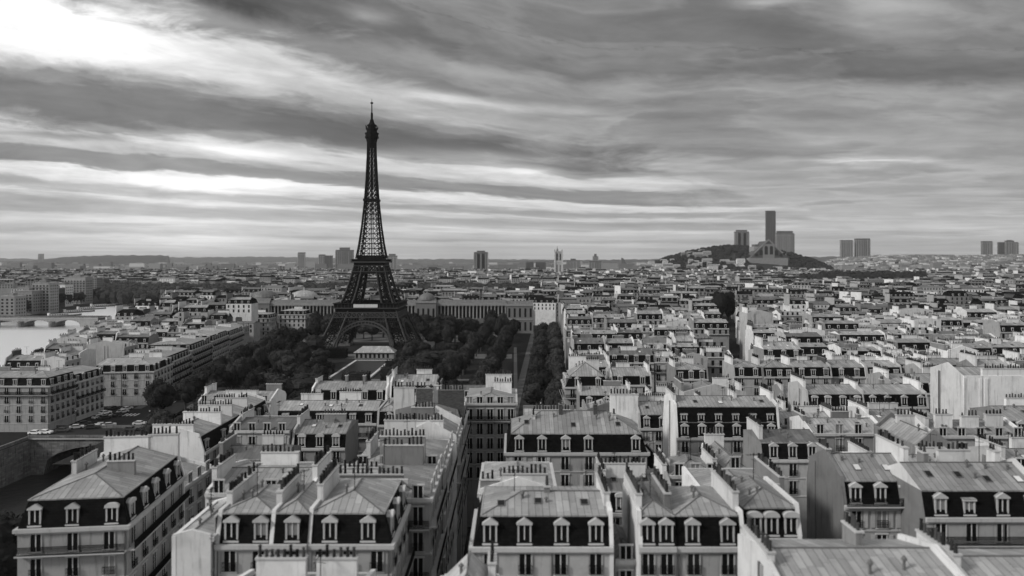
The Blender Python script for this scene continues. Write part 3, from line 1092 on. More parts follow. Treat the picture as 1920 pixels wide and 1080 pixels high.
box_house('pale corner house with flat zinc attic, facing down the dark street', -10, .8, 151, 168, 25.2, sides='zzzn', hm=.7, rise=1.3, nfl=5, balc=(1, ), bays=5, bays_s=6, stacks=[(.3, .9, 6, 'x', 2.2, P_), (.5, .2, 4, 'x', 1.4, P_)], wall=STONE)
box_house('long mansard house with a white gable at its end, facing the canal bridge', -68, -57.4, 134, 170, 20, sides='pmpm', hm=3.0, dorm_s=9, bays_s=11, ridge='y', rise=1.3, nfl=4, balc=(1, 2), over=.5, dkind='flat',
          stacks=[(-.1, -1, 7.6, 'x', .9, P_), (.15, -.45, 7.5, 'x', 1.2, P_), (.1, -.05, 7, 'x', 1.2, P_), (.1, .45, 7, 'x', 1.0, P_)])
front('mansard house with a full-width balcony, six dormers, left of the brick stacks', 519, 706, 794, 20, 12, sides='mnmn', dorm=6, bays=7, nfl=4, balc=(1,), dkind='flat', rise=1.2, hm=2.7, wall=STONED, stacks=[(-.5, .3, 5, 'x', 1.2, P_), (.3, .6, 5, 'x', 1.3, P_)], lod=1, skyl=3)
front('narrow slate fronted house with one dormer, beside the brick stacks', 707, 748, 797, 20.5, 12, sides='mpmp', dorm=1, bays=1, nfl=4, hm=2.8, lod=1, stacks=[(1, .2, 6, 'y', 1.5, P_)])
front('mansard house with five round-topped dormers and two thin stacks, below the park', 583, 725, 751, 20, 12, sides='mpmp', dorm=5, bays=6, nfl=3, dkind='round', rise=1.4, hm=2.6, stacks=[(-.2, 0, 1.4, 'y', 1.4, G_), (.3, 0, 1.4, 'y', 1.4, G_), (-1, .1, 5, 'y', .8, P_), (1, .1, 6, 'y', 1.5, P_)], lod=1)
front('low white house with ribbed zinc roof and broad stacks, beside the park trees', 372, 508, 757, 20, 12, sides='zpmp', hm=.6, bays=6, nfl=3, rise=1.6, stacks=[(-1, .1, 6, 'y', 1.3, P_), (.1, -.6, 8, 'x', .6, P_), (.8, .5, 4, 'x', 1.2, G_)], lod=1)

front('front mansard house right of the dark street, with four gabled dormers', 886, 1150, 1026, 27, 11, sides='mpmm', dorm=4, bays=4, stacks=[(1, .1, 7, 'y', .7, P_), (.1, .05, 1.2, 'y', .5, G_)], skyl=3, nfl=3, rise=1.0)
box_house('courtyard wing with a broad white stack wall, behind the four-dormer front house', -3.8, 5.2, 86.5, 100, 27.0, sides='pzzz', hm=.8, rise=1.4, over=.7, ridge='y', stacks=[(.2, -1, 5.4, 'x', .9, P_), (-.8, -1, 2.4, 'x', .2, G_)], nfl=3)
front('low slate passage house between the two front mansard terraces', 1153, 1194, 1060, 24.5, 9, sides='znzn', hm=.6, rise=.8, bays=1, nfl=2)
front('front mansard house with two dormers, right of the low passage', 1198, 1268, 1026, 27.1, 11, sides='mnmp', dorm=2, bays=2, stacks=[(-1, .1, 8, 'y', .7, P_), (1, .1, 7, 'y', .6, G_)], nfl=3, rise=1.0, im=.8)
front('front mansard house with two wide-set dormers and a white chimney wall on its right', 1268.5, 1397, 1026, 27, 11, sides='mpmn', dorm=2, bays=2, stacks=[(1, .1, 8, 'y', .9, P_)], skyl=1, nfl=3, rise=1.05)
front('front mansard house with three round-headed dormers beside the white chimney wall', 1397.5, 1503, 1010, 27.2, 11, sides='mpmn', dorm=3, bays=3, dkind='round', stacks=[], skyl=1, nfl=3, rise=1.3)
box_house('zinc roofed back house with a long grey pot-lined wall, before the side street', 23.4, 33.4, 87.5, 99, 26.6, sides='znzp', hm=.6, rise=1.2, stacks=[(1, -.1, 9, 'y', .9, G_)], nfl=2, lod=0, over=.4)
front('small zinc roofed pavilion house with two skylights, in the middle courtyard', 1258, 1350, 897, 25, 9, sides='zpzz', hm=.4, rise=1.5, bays=3, nfl=2, skyl=2, stacks=[(1, 0, 6, 'y', .4, P_)], lod=0)
box_house('back house with a straight row of pots along its white rear wall', 30.6, 33.9, 104, 116, 25.4, sides='znpn', hm=.5, rise=1.2, stacks=[(0, .9, 3, 'x', 1.0, P_)], nfl=2, bays=1)
box_house('house in the bottom right corner of the street showing mostly its wide grey zinc roof', 20.9, 36.0, 55.5, 66.5, 27.3, sides='mpnp', hm=2.9, rise=1.2, dorm=4, bays=4, nfl=1, stacks=[(.25, .6, 2.6, 'y', .8, G_), (-1, .2, 6, 'y', .5, P_)], over=.5)
box_house('slate house at the bottom right with a bare white side wall', 36.5, 52, 57, 66, 26.6, sides='mpnp', hm=2.9, rise=1.0, dorm=4, bays=4, nfl=1, stacks=[(-1, .2, 5.5, 'y', 1.0, P_)], over=.9)
box_house('small pale hip roofed house in the foreground of the dark street', -6.2, -1.2, 57, 66, 26.6, sides='zzzz', hm=.4, rise=3.2, ridge='y', bays=2, bays_s=3, nfl=1, zinc=ZINC_GLARE, stacks=[(.9, .5, 2.4, 'y', -.6, P_)])
box_house('low house at the very bottom whose white stack carries two rows of pots', -24.5, -12.8, 59, 67.5, 26, sides='zpzp', hm=.5, rise=.9, bays=4, nfl=1, stacks=[(-.35, .3, 4.4, 'x', 1.9, P_), (.55, .3, 3.6, 'x', 1.9, P_)])
box_house('tall house with a grey stained side wall and a roof terrace railing under three dormers', 41, 50.4, 89, 100, 25.6, sides='mpmp', hm=2.8, rise=2.2, dorm=3, bays=3, nfl=3, balc=(0,), shut=.8, pw=RENDER, skyl=2, stacks=[(1, .1, 7, 'y', 1.4, P_), (-1, .2, 3, 'y', .6, G_)], over=.6)
front('mansard house at the right edge with tall gabled dormers under a skylit zinc roof', 1735, 1965, 971, 26, 11, sides='mpmn', hm=2.9, rise=2.0, dorm=4, bays=4, nfl=3, skyl=4, balc=(1,), stacks=[(-.55, .2, 1.5, 'y', 1.0, G_), (.1, .4, 4, 'x', 1.0, P_), (.75, .2, 1.6, 'y', 1.2, P_)])
front('long slate mansard house with six pedimented dormers and shuttered windows, in the centre', 949, 1214, 849, 24.5, 13, sides='mmmm', hm=2.9, rise=2.6, dorm=6, bays=6, nfl=3, shut=.5, stacks=[(-.2, -.1, .9, 'y', 1.2, B_), (.33, -.1, .9, 'y', 1.2, B_), (-.62, -.3, .8, 'y', -.4, P_), (.6, -.3, .8, 'y', -.3, P_), (.85, .9, 5, 'x', 1.8, P_)], skyl=3, wkey='tall', bays_s=4, dorm_s=2)
box_house('low dark slate lean-to beside the long six-dormer house', 23, 27.2, 119, 136, 19, sides='zzzz', hm=.4, rise=2.4, ridge='y', zinc=SLATE, bays=1, nfl=2, wall=STONED, lod=1)
front('double mansard house with two rows of dormers above a pale facade', 1268, 1463, 821, 22, 12, sides='mpmp', hm=5.7, im=1.3, double=True, rise=1.2, dorm=6, bays=6, nfl=3, skyl=3, stacks=[(-1, .1, 7, 'y', .9, P_), (.3, .2, 4, 'y', .8, P_), (1, .1, 6, 'y', 1.1, P_)], over=.5)
box_house('house behind the long six-dormer house, with a low white stack wall', 2.3, 12.6, 136, 147, 24.6, sides='pzpn', hm=.8, rise=1.4, over=.9, stacks=[(0, -1, 7, 'x', .7, P_)], nfl=3, lod=1)
box_house('tall white walled house behind the right end of the six-dormer house', 14.5, 22.8, 139, 149, 24.5, sides='ppnp', hm=1.4, rise=1.4, over=1.2, ridge='y', stacks=[(.6, -1, 3, 'x', .9, P_)], nfl=3, lod=1)
front('gable ended hip roofed house with a railed top floor, at the boulevard corner', 1060, 1143, 726, 21, 13, sides='mmmm', hm=2.8, im=1.3, rise=3.2, ridge='y', dorm=2, bays=3, nfl=3, balc=(1,), stacks=[(.4, .3, 3.6, 'x', .3, P_), (-.3, .9, 5, 'x', .8, P_)], lod=1)
front('zinc roofed house with a blank white gable, right of the gable ended corner house', 1146, 1222, 722, 20.5, 12, sides='mpnp', hm=2.5, dorm=2, bays=3, nfl=3, rise=1.5, stacks=[(1, 0, 6, 'y', 1.3, P_), (-.2, .5, 4, 'x', 1.0, P_)], lod=1)
front('two-dormer mansard house with a bare white left wall, left of the radial street', 1266, 1328, 711, 20, 12, sides='mpnp', dorm=3, bays=3, nfl=3, hm=2.8, balc=(2,), stacks=[(-1, 0, 6, 'y', 1.2, P_), (.2, .5, 3.5, 'x', 1.2, P_)], lod=1)
for i, (a, b, nd, lab) in enumerate([(1376, 1432, 2, 'first house right of the radial street, tall white wall to its left, two dormers'), (1433, 1490, 3, 'slate mansard terrace house with three dormers, second from the radial street'),
                                     (1491, 1560, 3, 'wider terrace house, third from the radial street, brick stack on its party wall'), (1561, 1625, 2, 'terrace house with two broad dormers, fourth from the radial street'), (1626, 1692, 3, 'end terrace house, fifth from the radial street, with a white end stack')]):
    front(lab, a, b, 706 + (i % 2) * .6, 20 + .25 * (i % 3), 12, sides='mpnp' if i in (0, 4) else 'mpnn', dorm=nd, bays=nd, nfl=3, hm=2.8, dkind=('gable', 'flat', 'round', 'gable', 'flat')[i], rise=1.2 + .3 * (i % 2),
          stacks=[(1, .1, 6, 'y', 1.0, B_ if i == 2 else P_)] + ([(-1, .1, 7, 'y', 1.3, P_)] if i == 0 else [(.0, .5, 3, 'x', .9, P_)]), lod=1, group='mansard terrace right of the radial street')
front('mansard house with four round dormers and a tall white left wall, middle right', 1514, 1622, 763, 21, 12, sides='mpnp', dorm=4, bays=4, dkind='round', nfl=3, hm=2.9, rise=1.4, balc=(1,), stacks=[(-1, .1, 8, 'y', 1.6, P_), (1, .1, 6, 'y', .9, P_)], lod=1, over=.9)
front('mansard house with four dormers adjoining the round-dormered one, middle right', 1622.5, 1741, 763, 21.1, 12, sides='mpnn', dorm=4, bays=4, dkind='gable', nfl=3, hm=2.9, rise=1.4, stacks=[(1, .1, 7, 'y', 1.2, P_), (0, .2, 1.5, 'y', 1, G_)], lod=1)
front('zinc roofed house without dormers, tall windows right under its eaves', 1520, 1663, 817, 24.2, 11, sides='zpzp', hm=.4, rise=1.6, bays=4, nfl=3, balc=(2,), skyl=2, wall=STONED, stacks=[(-1, .1, 5, 'y', .8, G_), (.2, .2, 3.2, 'x', 1.0, G_), (.65, 0, 1.1, 'y', .7, G_)])
box_house('narrow house with a bright white two-faced gable, beyond the right edge dormers', 63.4, 69, 113, 126, 25, sides='pnpp', hm=1.2, rise=2.4, ridge='y', over=.8, nfl=2, stacks=[(.4, .6, 3, 'x', .8, P_)], lod=1)
box_house('large blank white gabled house with an aerial, by the right edge', 94.2, 118, 150, 162, 28.6, sides='ppnp', hm=2.2, rise=2.0, over=1.0, nfl=2, ant=2, stacks=[(-.3, -1, 9, 'x', .4, P_)], lod=1)
for (a, b, c, d, ze, sd, lab, st) in [(72, 84, 104, 114, 25.2, 'zpzp', 'zinc house crossed by a curved line of pots, behind the right edge dormers', [(-1, 0, 6, 'y', 1, P_), (.3, .4, 6, 'x', 1.2, P_), (1, 0, 5, 'y', 1, P_)]),
                                      (84.4, 97, 106, 117, 24.6, 'zpzn', 'grey zinc house with one steep slate side, at the right edge', [(0, .2, 5, 'x', 1.5, G_), (1, 0, 7, 'y', 1.5, P_)]),
                                      (72, 88, 123, 134, 25.2, 'zpzp', 'house with three white pot-topped stacks in a row, right of the white gable', [(-.6, -.5, 3, 'x', 1.5, P_), (0, -.5, 3, 'x', 1.2, P_), (.6, -.4, 3, 'x', 1.4, P_), (-1, 0, 6, 'y', 1, P_)]),
                                      (88.4, 104, 127, 139, 24.8, 'mpzn', 'slate roofed house below the blank white gabled house', [(1, 0, 6, 'y', 1.2, P_), (-.2, .3, 5, 'x', 1.2, P_)]),
                                      (54, 66, 145, 156, 22, 'zpzp', 'low zinc house behind the dormerless one, with long white stacks', [(-1, 0, 7, 'y', 1.2, P_), (.2, 0, 5, 'x', 1.2, P_), (1, 0, 5, 'y', .8, P_)]),
                                      (98, 122, 186, 198, 21.5, 'mpnp', 'dark roofed house at the right edge beyond the blank white gable', [(-1, 0, 7, 'y', 1.4, P_), (.3, .3, 6, 'x', 1.4, P_)]),
                                      (52, 66, 103, 114, 24.4, 'zpzp', 'house with two skylights behind the roof terrace railing house', [(-1, 0, 6, 'y', 1.2, P_), (.6, 0, 4, 'x', 1.1, P_)])]:
    box_house(lab, a, b, c, d, ze, sides=sd, hm=.7 if sd[0] == 'z' else 2.6, rise=1.5, nfl=2, skyl=2, stacks=st, lod=1)
box_house('house with a big square white end wall, far right', 181, 197, 298, 312, 20.5, sides='ppnp', hm=2, rise=1.4, over=.8, nfl=2, stacks=[(0, -1, 10, 'x', .4, P_)], lod=1)
box_house('house with a tall white wall left of the square white end wall, far right', 166, 180, 354, 366, 20.5, sides='ppnp', hm=2, rise=1.2, over=.6, nfl=2, stacks=[(.4, 0, 6, 'x', .9, P_)], lod=1)
# left of the canal and along the avenue
box_house('pale quayside house at the left edge with dormers and railed balconies', -186, -150.4, 234, 248, 15, sides='mmnn', dorm=8, dorm_s=4, bays=9, bays_s=5, nfl=4, balc=(1,), hm=2.6, rise=1.2, dkind='flat', stacks=[(-.2, .3, 5, 'x', 1.0, G_), (.3, .2, 5, 'x', 1.2, G_), (.55, .5, 4, 'x', .8, P_)], lod=1)
box_house('lower quayside house on the crossroads with a steep row of side dormers', -168, -150.8, 248.3, 266, 13.6, sides='nmnn', dorm_s=5, bays_s=6, nfl=4, hm=2.6, rise=.9, ridge='y', dkind='flat', balc=(2,), lod=1)
house('pale house on the avenue corner with five dormers above its front', xav(276) - 18.2, 287, 21, 22, 13, rot=R(7.4), sides='mmnn', dorm=5, dorm_s=5, bays=5, bays_s=6, nfl=3, hm=2.6, rise=1.4, dkind='round', stacks=[(-.1, .4, 6, 'x', 1.2, P_), (.5, .7, 5, 'x', 1.0, P_)], lod=1)
for i, lab in enumerate(['avenue house with three balconies, next after the corner house', 'long avenue house with a high mansard end, middle of the avenue row', 'last big avenue house before the park trees', 'far avenue house at the end of the avenue row']):
    yy = 311 + i * 33
    house(lab, xav(yy) - 17.5, yy, 19, 31, (13, 14.5, 15, 14)[i], rot=R(7.4), sides='mmnn' if i != 1 else 'mmmn', dorm=5, dorm_s=8, bays=5, bays_s=10, nfl=4, hm=2.7, rise=1.2, balc=(1, 2, 3) if i < 2 else (1,), stacks=[(-.3, -.5, 6, 'x', 1.2, P_), (.2, .3, 7, 'x', 1.1, P_)], lod=1, dkind='flat',
          group='apartment houses along the avenue')


box_house('pale apartment block standing before the left end of the palace', -204, -172, 512, 528, 14.5, sides='mmnm', dorm=9, bays=10, dorm_s=4, nfl=4, hm=2.6, rise=1.2, lod=2, balc=(1, 3), stacks=[(-.4, .2, 6, 'x', 1.2, P_), (.4, .3, 6, 'x', 1.2, P_)])
box_house('second pale apartment block before the left palace wing, nearer the tower', -170.5, -151, 526, 541, 16, sides='mmnm', dorm=6, bays=6, dorm_s=4, nfl=4, hm=2.6, rise=1.2, lod=2, balc=(1,), stacks=[(.2, .3, 6, 'x', 1.2, P_)])

# ------------------------------------------------------------------ the other houses, row by row
def free(x0, x1, y0, y1, far=False):
    ym = (y0 + y1) / 2
    if x1 < -.74 * y1 - 4 or x0 > .74 * y1 + 4:
        return False
    if x1 > CUT[0] - 3 and x0 < CUT[1] + 3 and y0 < 300 and y1 > 112:
        return False
    if y1 > 236 and y0 < 552 and x1 > xav(max(ym, 262)) - 10 and x0 < xbl(ym) + 11:
        return False
    if y1 > 165 and y0 < 600 and x1 > xbl(ym) - 9 and x0 < xbl(ym) + 10:
        return False
    if y1 > 540 and y0 < 600 and x1 > -225 and x0 < 28:
        return False
    if y1 < 160 and x1 > 34.6 and x0 < 40.4:
        return False
    xr = 63 + (ym - 190) * .285
    if 190 < ym < 700 and x1 > xr - 4 and x0 < xr + 5:
        return False
    if y0 < 143 and x1 > -9.2 and x0 < -3.6 and x0 < -3.6:
        return False
    if y1 > 535 and y0 < 575 and x1 > 147 and x0 < 178:
        return False
    if x0 < riverx(ym) + 13:
        return False
    if x0 < -61.5 and y0 < 128:
        return False
    if x0 < -146 and y0 < 268:
        return False
    if y1 > 196 and y0 < 552 and x1 > -128 and x0 < xbl(ym) + 11:
        return False
    if 838 < ym < 1245 and -.59 * ym < x1 and x0 < .04 * ym:
        return False
    if 1320 < ym < 1720 and x1 > (.36 + (.04 if ym < 1480 else 0)) * ym:
        return False
    for (a, b, c, d) in RECTS:
        if x0 < b + .15 and x1 > a - .15 and y0 < d + .8 and y1 > c - .8:
            return False
    return True


cands = []
y = 100.0
row = 0
rr = random.Random(21)
while y < 2400:
    dp = rr.uniform(10.5, 13) if y < 620 else rr.uniform(12, 18)
    row += 1
    x = -.76 * y - 10 + rr.uniform(0, 8)
    lim = .76 * y + 10
    idx = 0
    zrow = rr.uniform(-1.0, 1.2)
    while x < lim:
        wd = rr.uniform(9, 17) if y < 300 else (rr.uniform(11, 21) if y < 620 else rr.uniform(13, 30))
        jy = rr.uniform(-1.2, 1.2)
        ze = rr.uniform(16.5, 20.5) + zrow + (rr.uniform(1, 4.5) if rr.random() < .2 else 0) - (rr.uniform(3, 8) if rr.random() < .13 else 0)
        if y < 150:
            ze = rr.uniform(19, 22.5)
        if x < -150 and y < 460:
            ze = rr.uniform(12.5, 15.5)
        if free(x, x + wd, y + jy, y + jy + dp, y > 620):
            idx += 1
            cands.append((y, row, idx, x + .1, x + wd - .1, y + jy, y + jy + dp, ze))
            x += wd
            if rr.random() < .07:
                x += rr.uniform(2, 6)
        else:
            x += 3.0
    y += dp + (rr.choice((2.5, 3.5, 9)) if y < 620 else rr.choice((3, 4, 8, 12)))
n_hero = len(RECTS)
NIND = 292 - n_hero
cands.sort(key=lambda c: c[5])
ind, rest = cands[:NIND], cands[NIND:]
rowno = {}
used_l = {}
for (yr, row, idx, xa, xb, ya_, yb, ze) in ind:
    rn = rowno.setdefault(row, len(rowno) + 1)
    q = random.Random(row * 97 + idx)
    wd, dp = xb - xa, yb - ya_
    kind = q.choices(['m', 'z', 'gable'], [.66, .22, .12])[0]
    nd = max(1, int(wd / 3.3)) if kind == 'm' else 0
    tall = q.random() < .3
    lp = 'p' if q.random() < .65 else 'n'
    rp = 'p' if q.random() < .4 else 'n'
    mt = q.choices([P_, B_, G_], [.66, .12, .22])[0]
    st = [(-1, q.uniform(-.2, .3), q.uniform(4, 8), 'y', q.uniform(.6, 1.6), mt)]
    if q.random() < .8:
        st.append((q.uniform(-.5, .6), q.uniform(-.3, .7), q.uniform(3, 6), 'x', q.uniform(.7, 1.6), q.choice((P_, P_, G_))))
    if q.random() < .5:
        st.append((1, q.uniform(-.2, .3), q.uniform(3, 6), 'y', q.uniform(.6, 1.5), P_))
    lod = 1 if ya_ < 250 else 2
    base = {'m': f'{NUM[min(nd, 12)]}-dormer slate mansard house', 'z': 'zinc roofed house', 'gable': 'house with a blank gable front'}[kind]
    wl = {STONE: 'pale', STONED: 'grey'}
    wall = STONE if q.random() < .7 else STONED
    lab = f'{wl[wall]} {base}, {ordw(idx)} from the left in the {ordw(rn)} rooftop row'
    sides = {'m': 'm' + rp + 'n' + lp, 'z': 'z' + rp + 'z' + lp, 'gable': 'p' + 'z' + 'n' + 'p'}[kind]
    house(lab, (xa + xb) / 2, (ya_ + yb) / 2, wd, dp, ze + (1.2 if kind == 'gable' else 0), sides=sides, hm={'m': q.uniform(2.5, 3.0), 'z': .6, 'gable': 1.0}[kind], rise=q.uniform(1.0, 2.0), nfl=2 if ya_ < 330 else 1,
          dorm=nd or None, dkind=q.choice(['gable', 'flat', 'round']), stacks=st, lod=lod, wall=wall, over=q.uniform(.3, 1.2), ridge='y' if kind == 'gable' else 'x', skyl=(2 if ya_ < 330 and q.random() < .5 else 0),
          zinc=ZINC if q.random() < .7 else ZINCD, rot=R(q.uniform(-1.5, 1.5)), shut=.3 if q.random() < .4 else 0, balc=(1,) if q.random() < .6 else (), ant=1 if ya_ < 330 and q.random() < .5 else 0, group='rooftop rows of the city')

fm = MB()
qf = random.Random(5)
for (yr, row, idx, xa, xb, ya_, yb, ze) in rest:
    if 2250 < ya_ < 3100 and 480 < xa < 1250:
        continue
    vs = len(fm.v)
    zmat = qf.choice((ZINC, ZINCD, ZINCD, LEAD, SLATE))
    wmat = qf.choice((STONE, STONE, PLAST, STONED, RENDER, STONED))
    ze += qf.choice((-5, -3, 0, 0, 1, 2, 4)) - 1.0
    fm.box(xa, xb, ya_, yb, 0, ze, wmat)
    if qf.random() < .55:
        i = 1.0
        zb = ze + 2.8
        A = [(xa, ya_, ze), (xb, ya_, ze), (xb, yb, ze), (xa, yb, ze)]
        Bq = [(xa + i, ya_ + i, zb), (xb - i, ya_ + i, zb), (xb - i, yb - i, zb), (xa + i, yb - i, zb)]
        for j in range(4):
            fm.poly([A[j], A[(j + 1) % 4], Bq[(j + 1) % 4], Bq[j]], SLATE)
        ym = (ya_ + yb) / 2
        fm.poly([Bq[0], Bq[1], (xb - 2, ym, zb + 1.5), (xa + 2, ym, zb + 1.5)], zmat)
        fm.poly([Bq[2], Bq[3], (xa + 2, ym, zb + 1.5), (xb - 2, ym, zb + 1.5)], zmat)
        if ya_ < 1100:
            nd = int((xb - xa) / 4)
            for j in range(nd):
                xx = xa + (xb - xa) * (j + .5) / nd
                fm.box(xx - .6, xx + .6, ya_ + .1, ya_ + 1.3, ze + .3, ze + 2.0, TRIM)
                fm.poly([(xx - .35, ya_ + .06, ze + .5), (xx + .35, ya_ + .06, ze + .5), (xx + .35, ya_ + .06, ze + 1.8), (xx - .35, ya_ + .06, ze + 1.8)], GLASSD)
    else:
        ym = (ya_ + yb) / 2
        zb = ze + qf.uniform(.8, 2.4)
        fm.poly([(xa, ya_ - .2, ze), (xb, ya_ - .2, ze), (xb, ym, zb), (xa, ym, zb)], zmat)
        fm.poly([(xb, yb, ze), (xa, yb, ze), (xa, ym, zb), (xb, ym, zb)], zmat)
        zb = ze + .5
    if ya_ < 1500:
        nw = int((xb - xa) / 3)
        for fl in range(2):
            for j in range(nw):
                xx = xa + (xb - xa) * (j + .5) / nw
                zz = ze - 2.8 - fl * 3
                fm.poly([(xx - .55, ya_ - .04, zz), (xx + .55, ya_ - .04, zz), (xx + .55, ya_ - .04, zz + 2), (xx - .55, ya_ - .04, zz + 2)], GLASSD)
    mt = qf.choice((PLAST, PLAST, STONE, STONE, RENDER, BRICK))
    hs = qf.uniform(1.6, 4.2)
    if qf.random() < .75:
        yq = yb - qf.uniform(1, 4)
        fm.box(xa - .25, xa + .25, ya_ + 1, yq, ze - 1, zb + hs, mt)
        if ya_ < 1100:
            fm.box(xa - .12, xa + .12, ya_ + 1.2, yq - .2, zb + hs, zb + hs + .75, POT)
    if qf.random() < .6:
        xx = qf.uniform(xa + 2, xb - 4)
        yy = qf.uniform(ya_ + 3, yb - 2)
        ln = qf.uniform(3, 8)
        fm.box(xx, min(xx + ln, xb), yy, yy + .6, ze, zb + hs * .8, mt)
        if ya_ < 900:
            fm.box(xx + .2, min(xx + ln, xb) - .2, yy + .2, yy + .4, zb + hs * .8, zb + hs * .8 + .7, POT)
    if ya_ > 560:
        cell = random.Random(int(xa // 110) * 1009 + int(ya_ // 95) * 31)
        ang = cell.uniform(-.5, .5)
        mx_, my_ = (xa + xb) / 2, (ya_ + yb) / 2
        ca, sa = math.cos(ang), math.sin(ang)
        for i_ in range(vs, len(fm.v)):
            vx, vy, vz = fm.v[i_]
            fm.v[i_] = (mx_ + (vx - mx_) * ca - (vy - my_) * sa, my_ + (vx - mx_) * sa + (vy - my_) * ca, vz)
o = struct(fm, 'distant_houses', 'stuff')
o['label'] = 'dense far rooftops of the city beyond the nearer houses'

# outer districts, blocks only
fm = MB()
y = 2400.0
while y < 9000:
    st = 34 + (y - 2400) * .012
    x = -.76 * y
    while x < .76 * y:
        wd = qf.uniform(20, 60) * (1 + y / 9000)
        inhill = 2250 < y < 3150 and 440 < x < 1220
        if not inhill and qf.random() < .72:
            hh = qf.uniform(9, 20) + (qf.uniform(5, 26) if qf.random() < .12 else 0)
            if y > 5500:
                hh *= .8
            dp = qf.uniform(12, 26)
            jy = qf.uniform(0, st * .5)
            fm.box(x, x + wd, y + jy, y + jy + dp, 0, hh, qf.choice((STONE, STONED, PLAST, CONC, STONED, RENDER, CONC)), qf.choice((ZINC, ZINCD, LEAD, SLATE, CONC)))
        x += wd + qf.uniform(4, 50)
    y += st
o = struct(fm, 'outer_districts', 'stuff')
o['label'] = 'hazy blocks of the outer city under the horizon'


# ------------------------------------------------------------------ the iron tower
TX, TY, TS_ = -87.6, 450.0, 156.0 / 324.0
tower = thing('iron_tower', 'tall dark wrought iron lattice tower rising above the park trees', 'tower', (TX, TY, 0))


def interp(tab, z):
    for (a, va), (b, vb) in zip(tab[:-1], tab[1:]):
        if z <= b:
            return va + (vb - va) * (z - a) / (b - a)
    return tab[-1][1]


OUT = [(0, 60), (20, 50.5), (40, 42), (57, 36), (62, 32), (80, 26.2), (100, 21.0), (116, 17.5), (135, 14.2), (149, 12.4), (160, 11.0), (190, 8.2), (220, 6.3), (250, 5.1), (276, 4.6)]
LW = [(0, 20), (20, 18), (40, 16), (57, 15), (62, 14), (100, 11), (116, 10.2), (140, 9.6), (165, 9.0), (190, 8.6)]


def leg_seg(sx, sy, zs, tc, tb):
    m = MB()

    def corners(z):
        o = interp(OUT, z)
        wl = interp(LW, z)
        i = max(o - wl, .4)
        return [Vector((sx * a, sy * b, z)) * TS_ for a, b in ((o, o), (i, o), (i, i), (o, i))]
    prev = None
    for z in zs:
        c = corners(z)
        if prev:
            for j in range(4):
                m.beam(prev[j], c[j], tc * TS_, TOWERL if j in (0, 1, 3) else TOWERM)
                k = (j + 1) % 4
                m.beam(prev[j], c[k], tb * TS_, TOWERM)
                m.beam(prev[k], c[j], tb * TS_, TOWERM)
                m.beam(c[j], c[k], tb * 1.1 * TS_, TOWERM)
                mid0, mid1 = (prev[j] + prev[k]) / 2, (c[j] + c[k]) / 2
                m.beam(mid0, mid1, tb * .8 * TS_, TOWERM)
        prev = c
    return m


for sx in (-1, 1):
    for sy in (-1, 1):
        m = leg_seg(sx, sy, [0, 10, 20, 30, 39, 47, 53], 1.7, .95)
        m.box((sx * 50 - 13) * TS_, (sx * 50 + 13) * TS_, (sy * 50 - 13) * TS_, (sy * 50 + 13) * TS_, -.2, 1.6, QUAY)
        m.build('leg', tower)
        leg_seg(sx, sy, [60, 68, 76, 84, 92, 99, 106], 1.4, .85).build('upper_leg', tower)


def ring(m, r, z0, z1, mt):
    m.box(-r * TS_, r * TS_, -r * TS_, r * TS_, z0 * TS_, z1 * TS_, mt)


def girder(m, ra, rb, z0, z1, n, t_, mt):
    """X-braced girder round all four sides; half widths ra at z0, rb at z1"""
    for s in range(4):
        rot_ = Matrix.Rotation(s * math.pi / 2, 3, 'Z')

        def P(f, r, z):
            return rot_ @ Vector(((-1 + 2 * f) * r, -r, z)) * TS_
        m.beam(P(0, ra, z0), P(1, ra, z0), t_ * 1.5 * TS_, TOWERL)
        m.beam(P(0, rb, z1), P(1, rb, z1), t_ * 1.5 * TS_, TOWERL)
        for j in range(n):
            a, b = j / n, (j + 1) / n
            m.beam(P(a, ra, z0), P(b, rb, z1), t_ * TS_, mt)
            m.beam(P(b, ra, z0), P(a, rb, z1), t_ * TS_, mt)
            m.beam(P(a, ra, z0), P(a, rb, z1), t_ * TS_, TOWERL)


m = MB()
girder(m, 41, 39, 44.5, 50.5, 14, .7, TOWERL)
girder(m, 39.8, 39.8, 40, 44.5, 22, .5, TOWERM)
# solid frieze with an open middle
for s in range(4):
    rot_ = Matrix.Rotation(s * math.pi / 2, 3, 'Z')
    for (z0_, z1_, r_, th) in ((50.5, 55.5, 38.4, 3), (55.5, 56.6, 41.0, 8), (56.6, 61.2, 39.6, .8), (61.2, 62.2, 40.8, 6)):
        q = [rot_ @ Vector(p) * TS_ for p in ((-r_, -r_, z0_), (r_, -r_, z0_), (r_ - th, -r_ + th, z0_), (-r_ + th, -r_ + th, z0_), (-r_, -r_, z1_), (r_, -r_, z1_), (r_ - th, -r_ + th, z1_), (-r_ + th, -r_ + th, z1_))]
        for f in ((0, 1, 5, 4), (1, 2, 6, 5), (2, 3, 7, 6), (3, 0, 4, 7), (4, 5, 6, 7), (3, 2, 1, 0)):
            m.poly([q[i] for i in f], TOWERL if z0_ in (55.5,) else TOWERM)
    for j in range(19):
        x = -39 + 78 * j / 18
        m.beam(rot_ @ Vector((x, -39.9, 56.6)) * TS_, rot_ @ Vector((x, -39.9, 61.2)) * TS_, .35 * TS_, TOWERL)
m.build('first_platform', tower)
bn = MB()
bn.box(-15 * TS_, 15 * TS_, -40.7 * TS_, -40.3 * TS_, 56.9 * TS_, 61.0 * TS_, WHITE)
bn.box(-1 * TS_, -.8 * TS_, -40.75 * TS_, -40.7 * TS_, 56.9 * TS_, 61.0 * TS_, CONC)
bn.build('banner', tower)
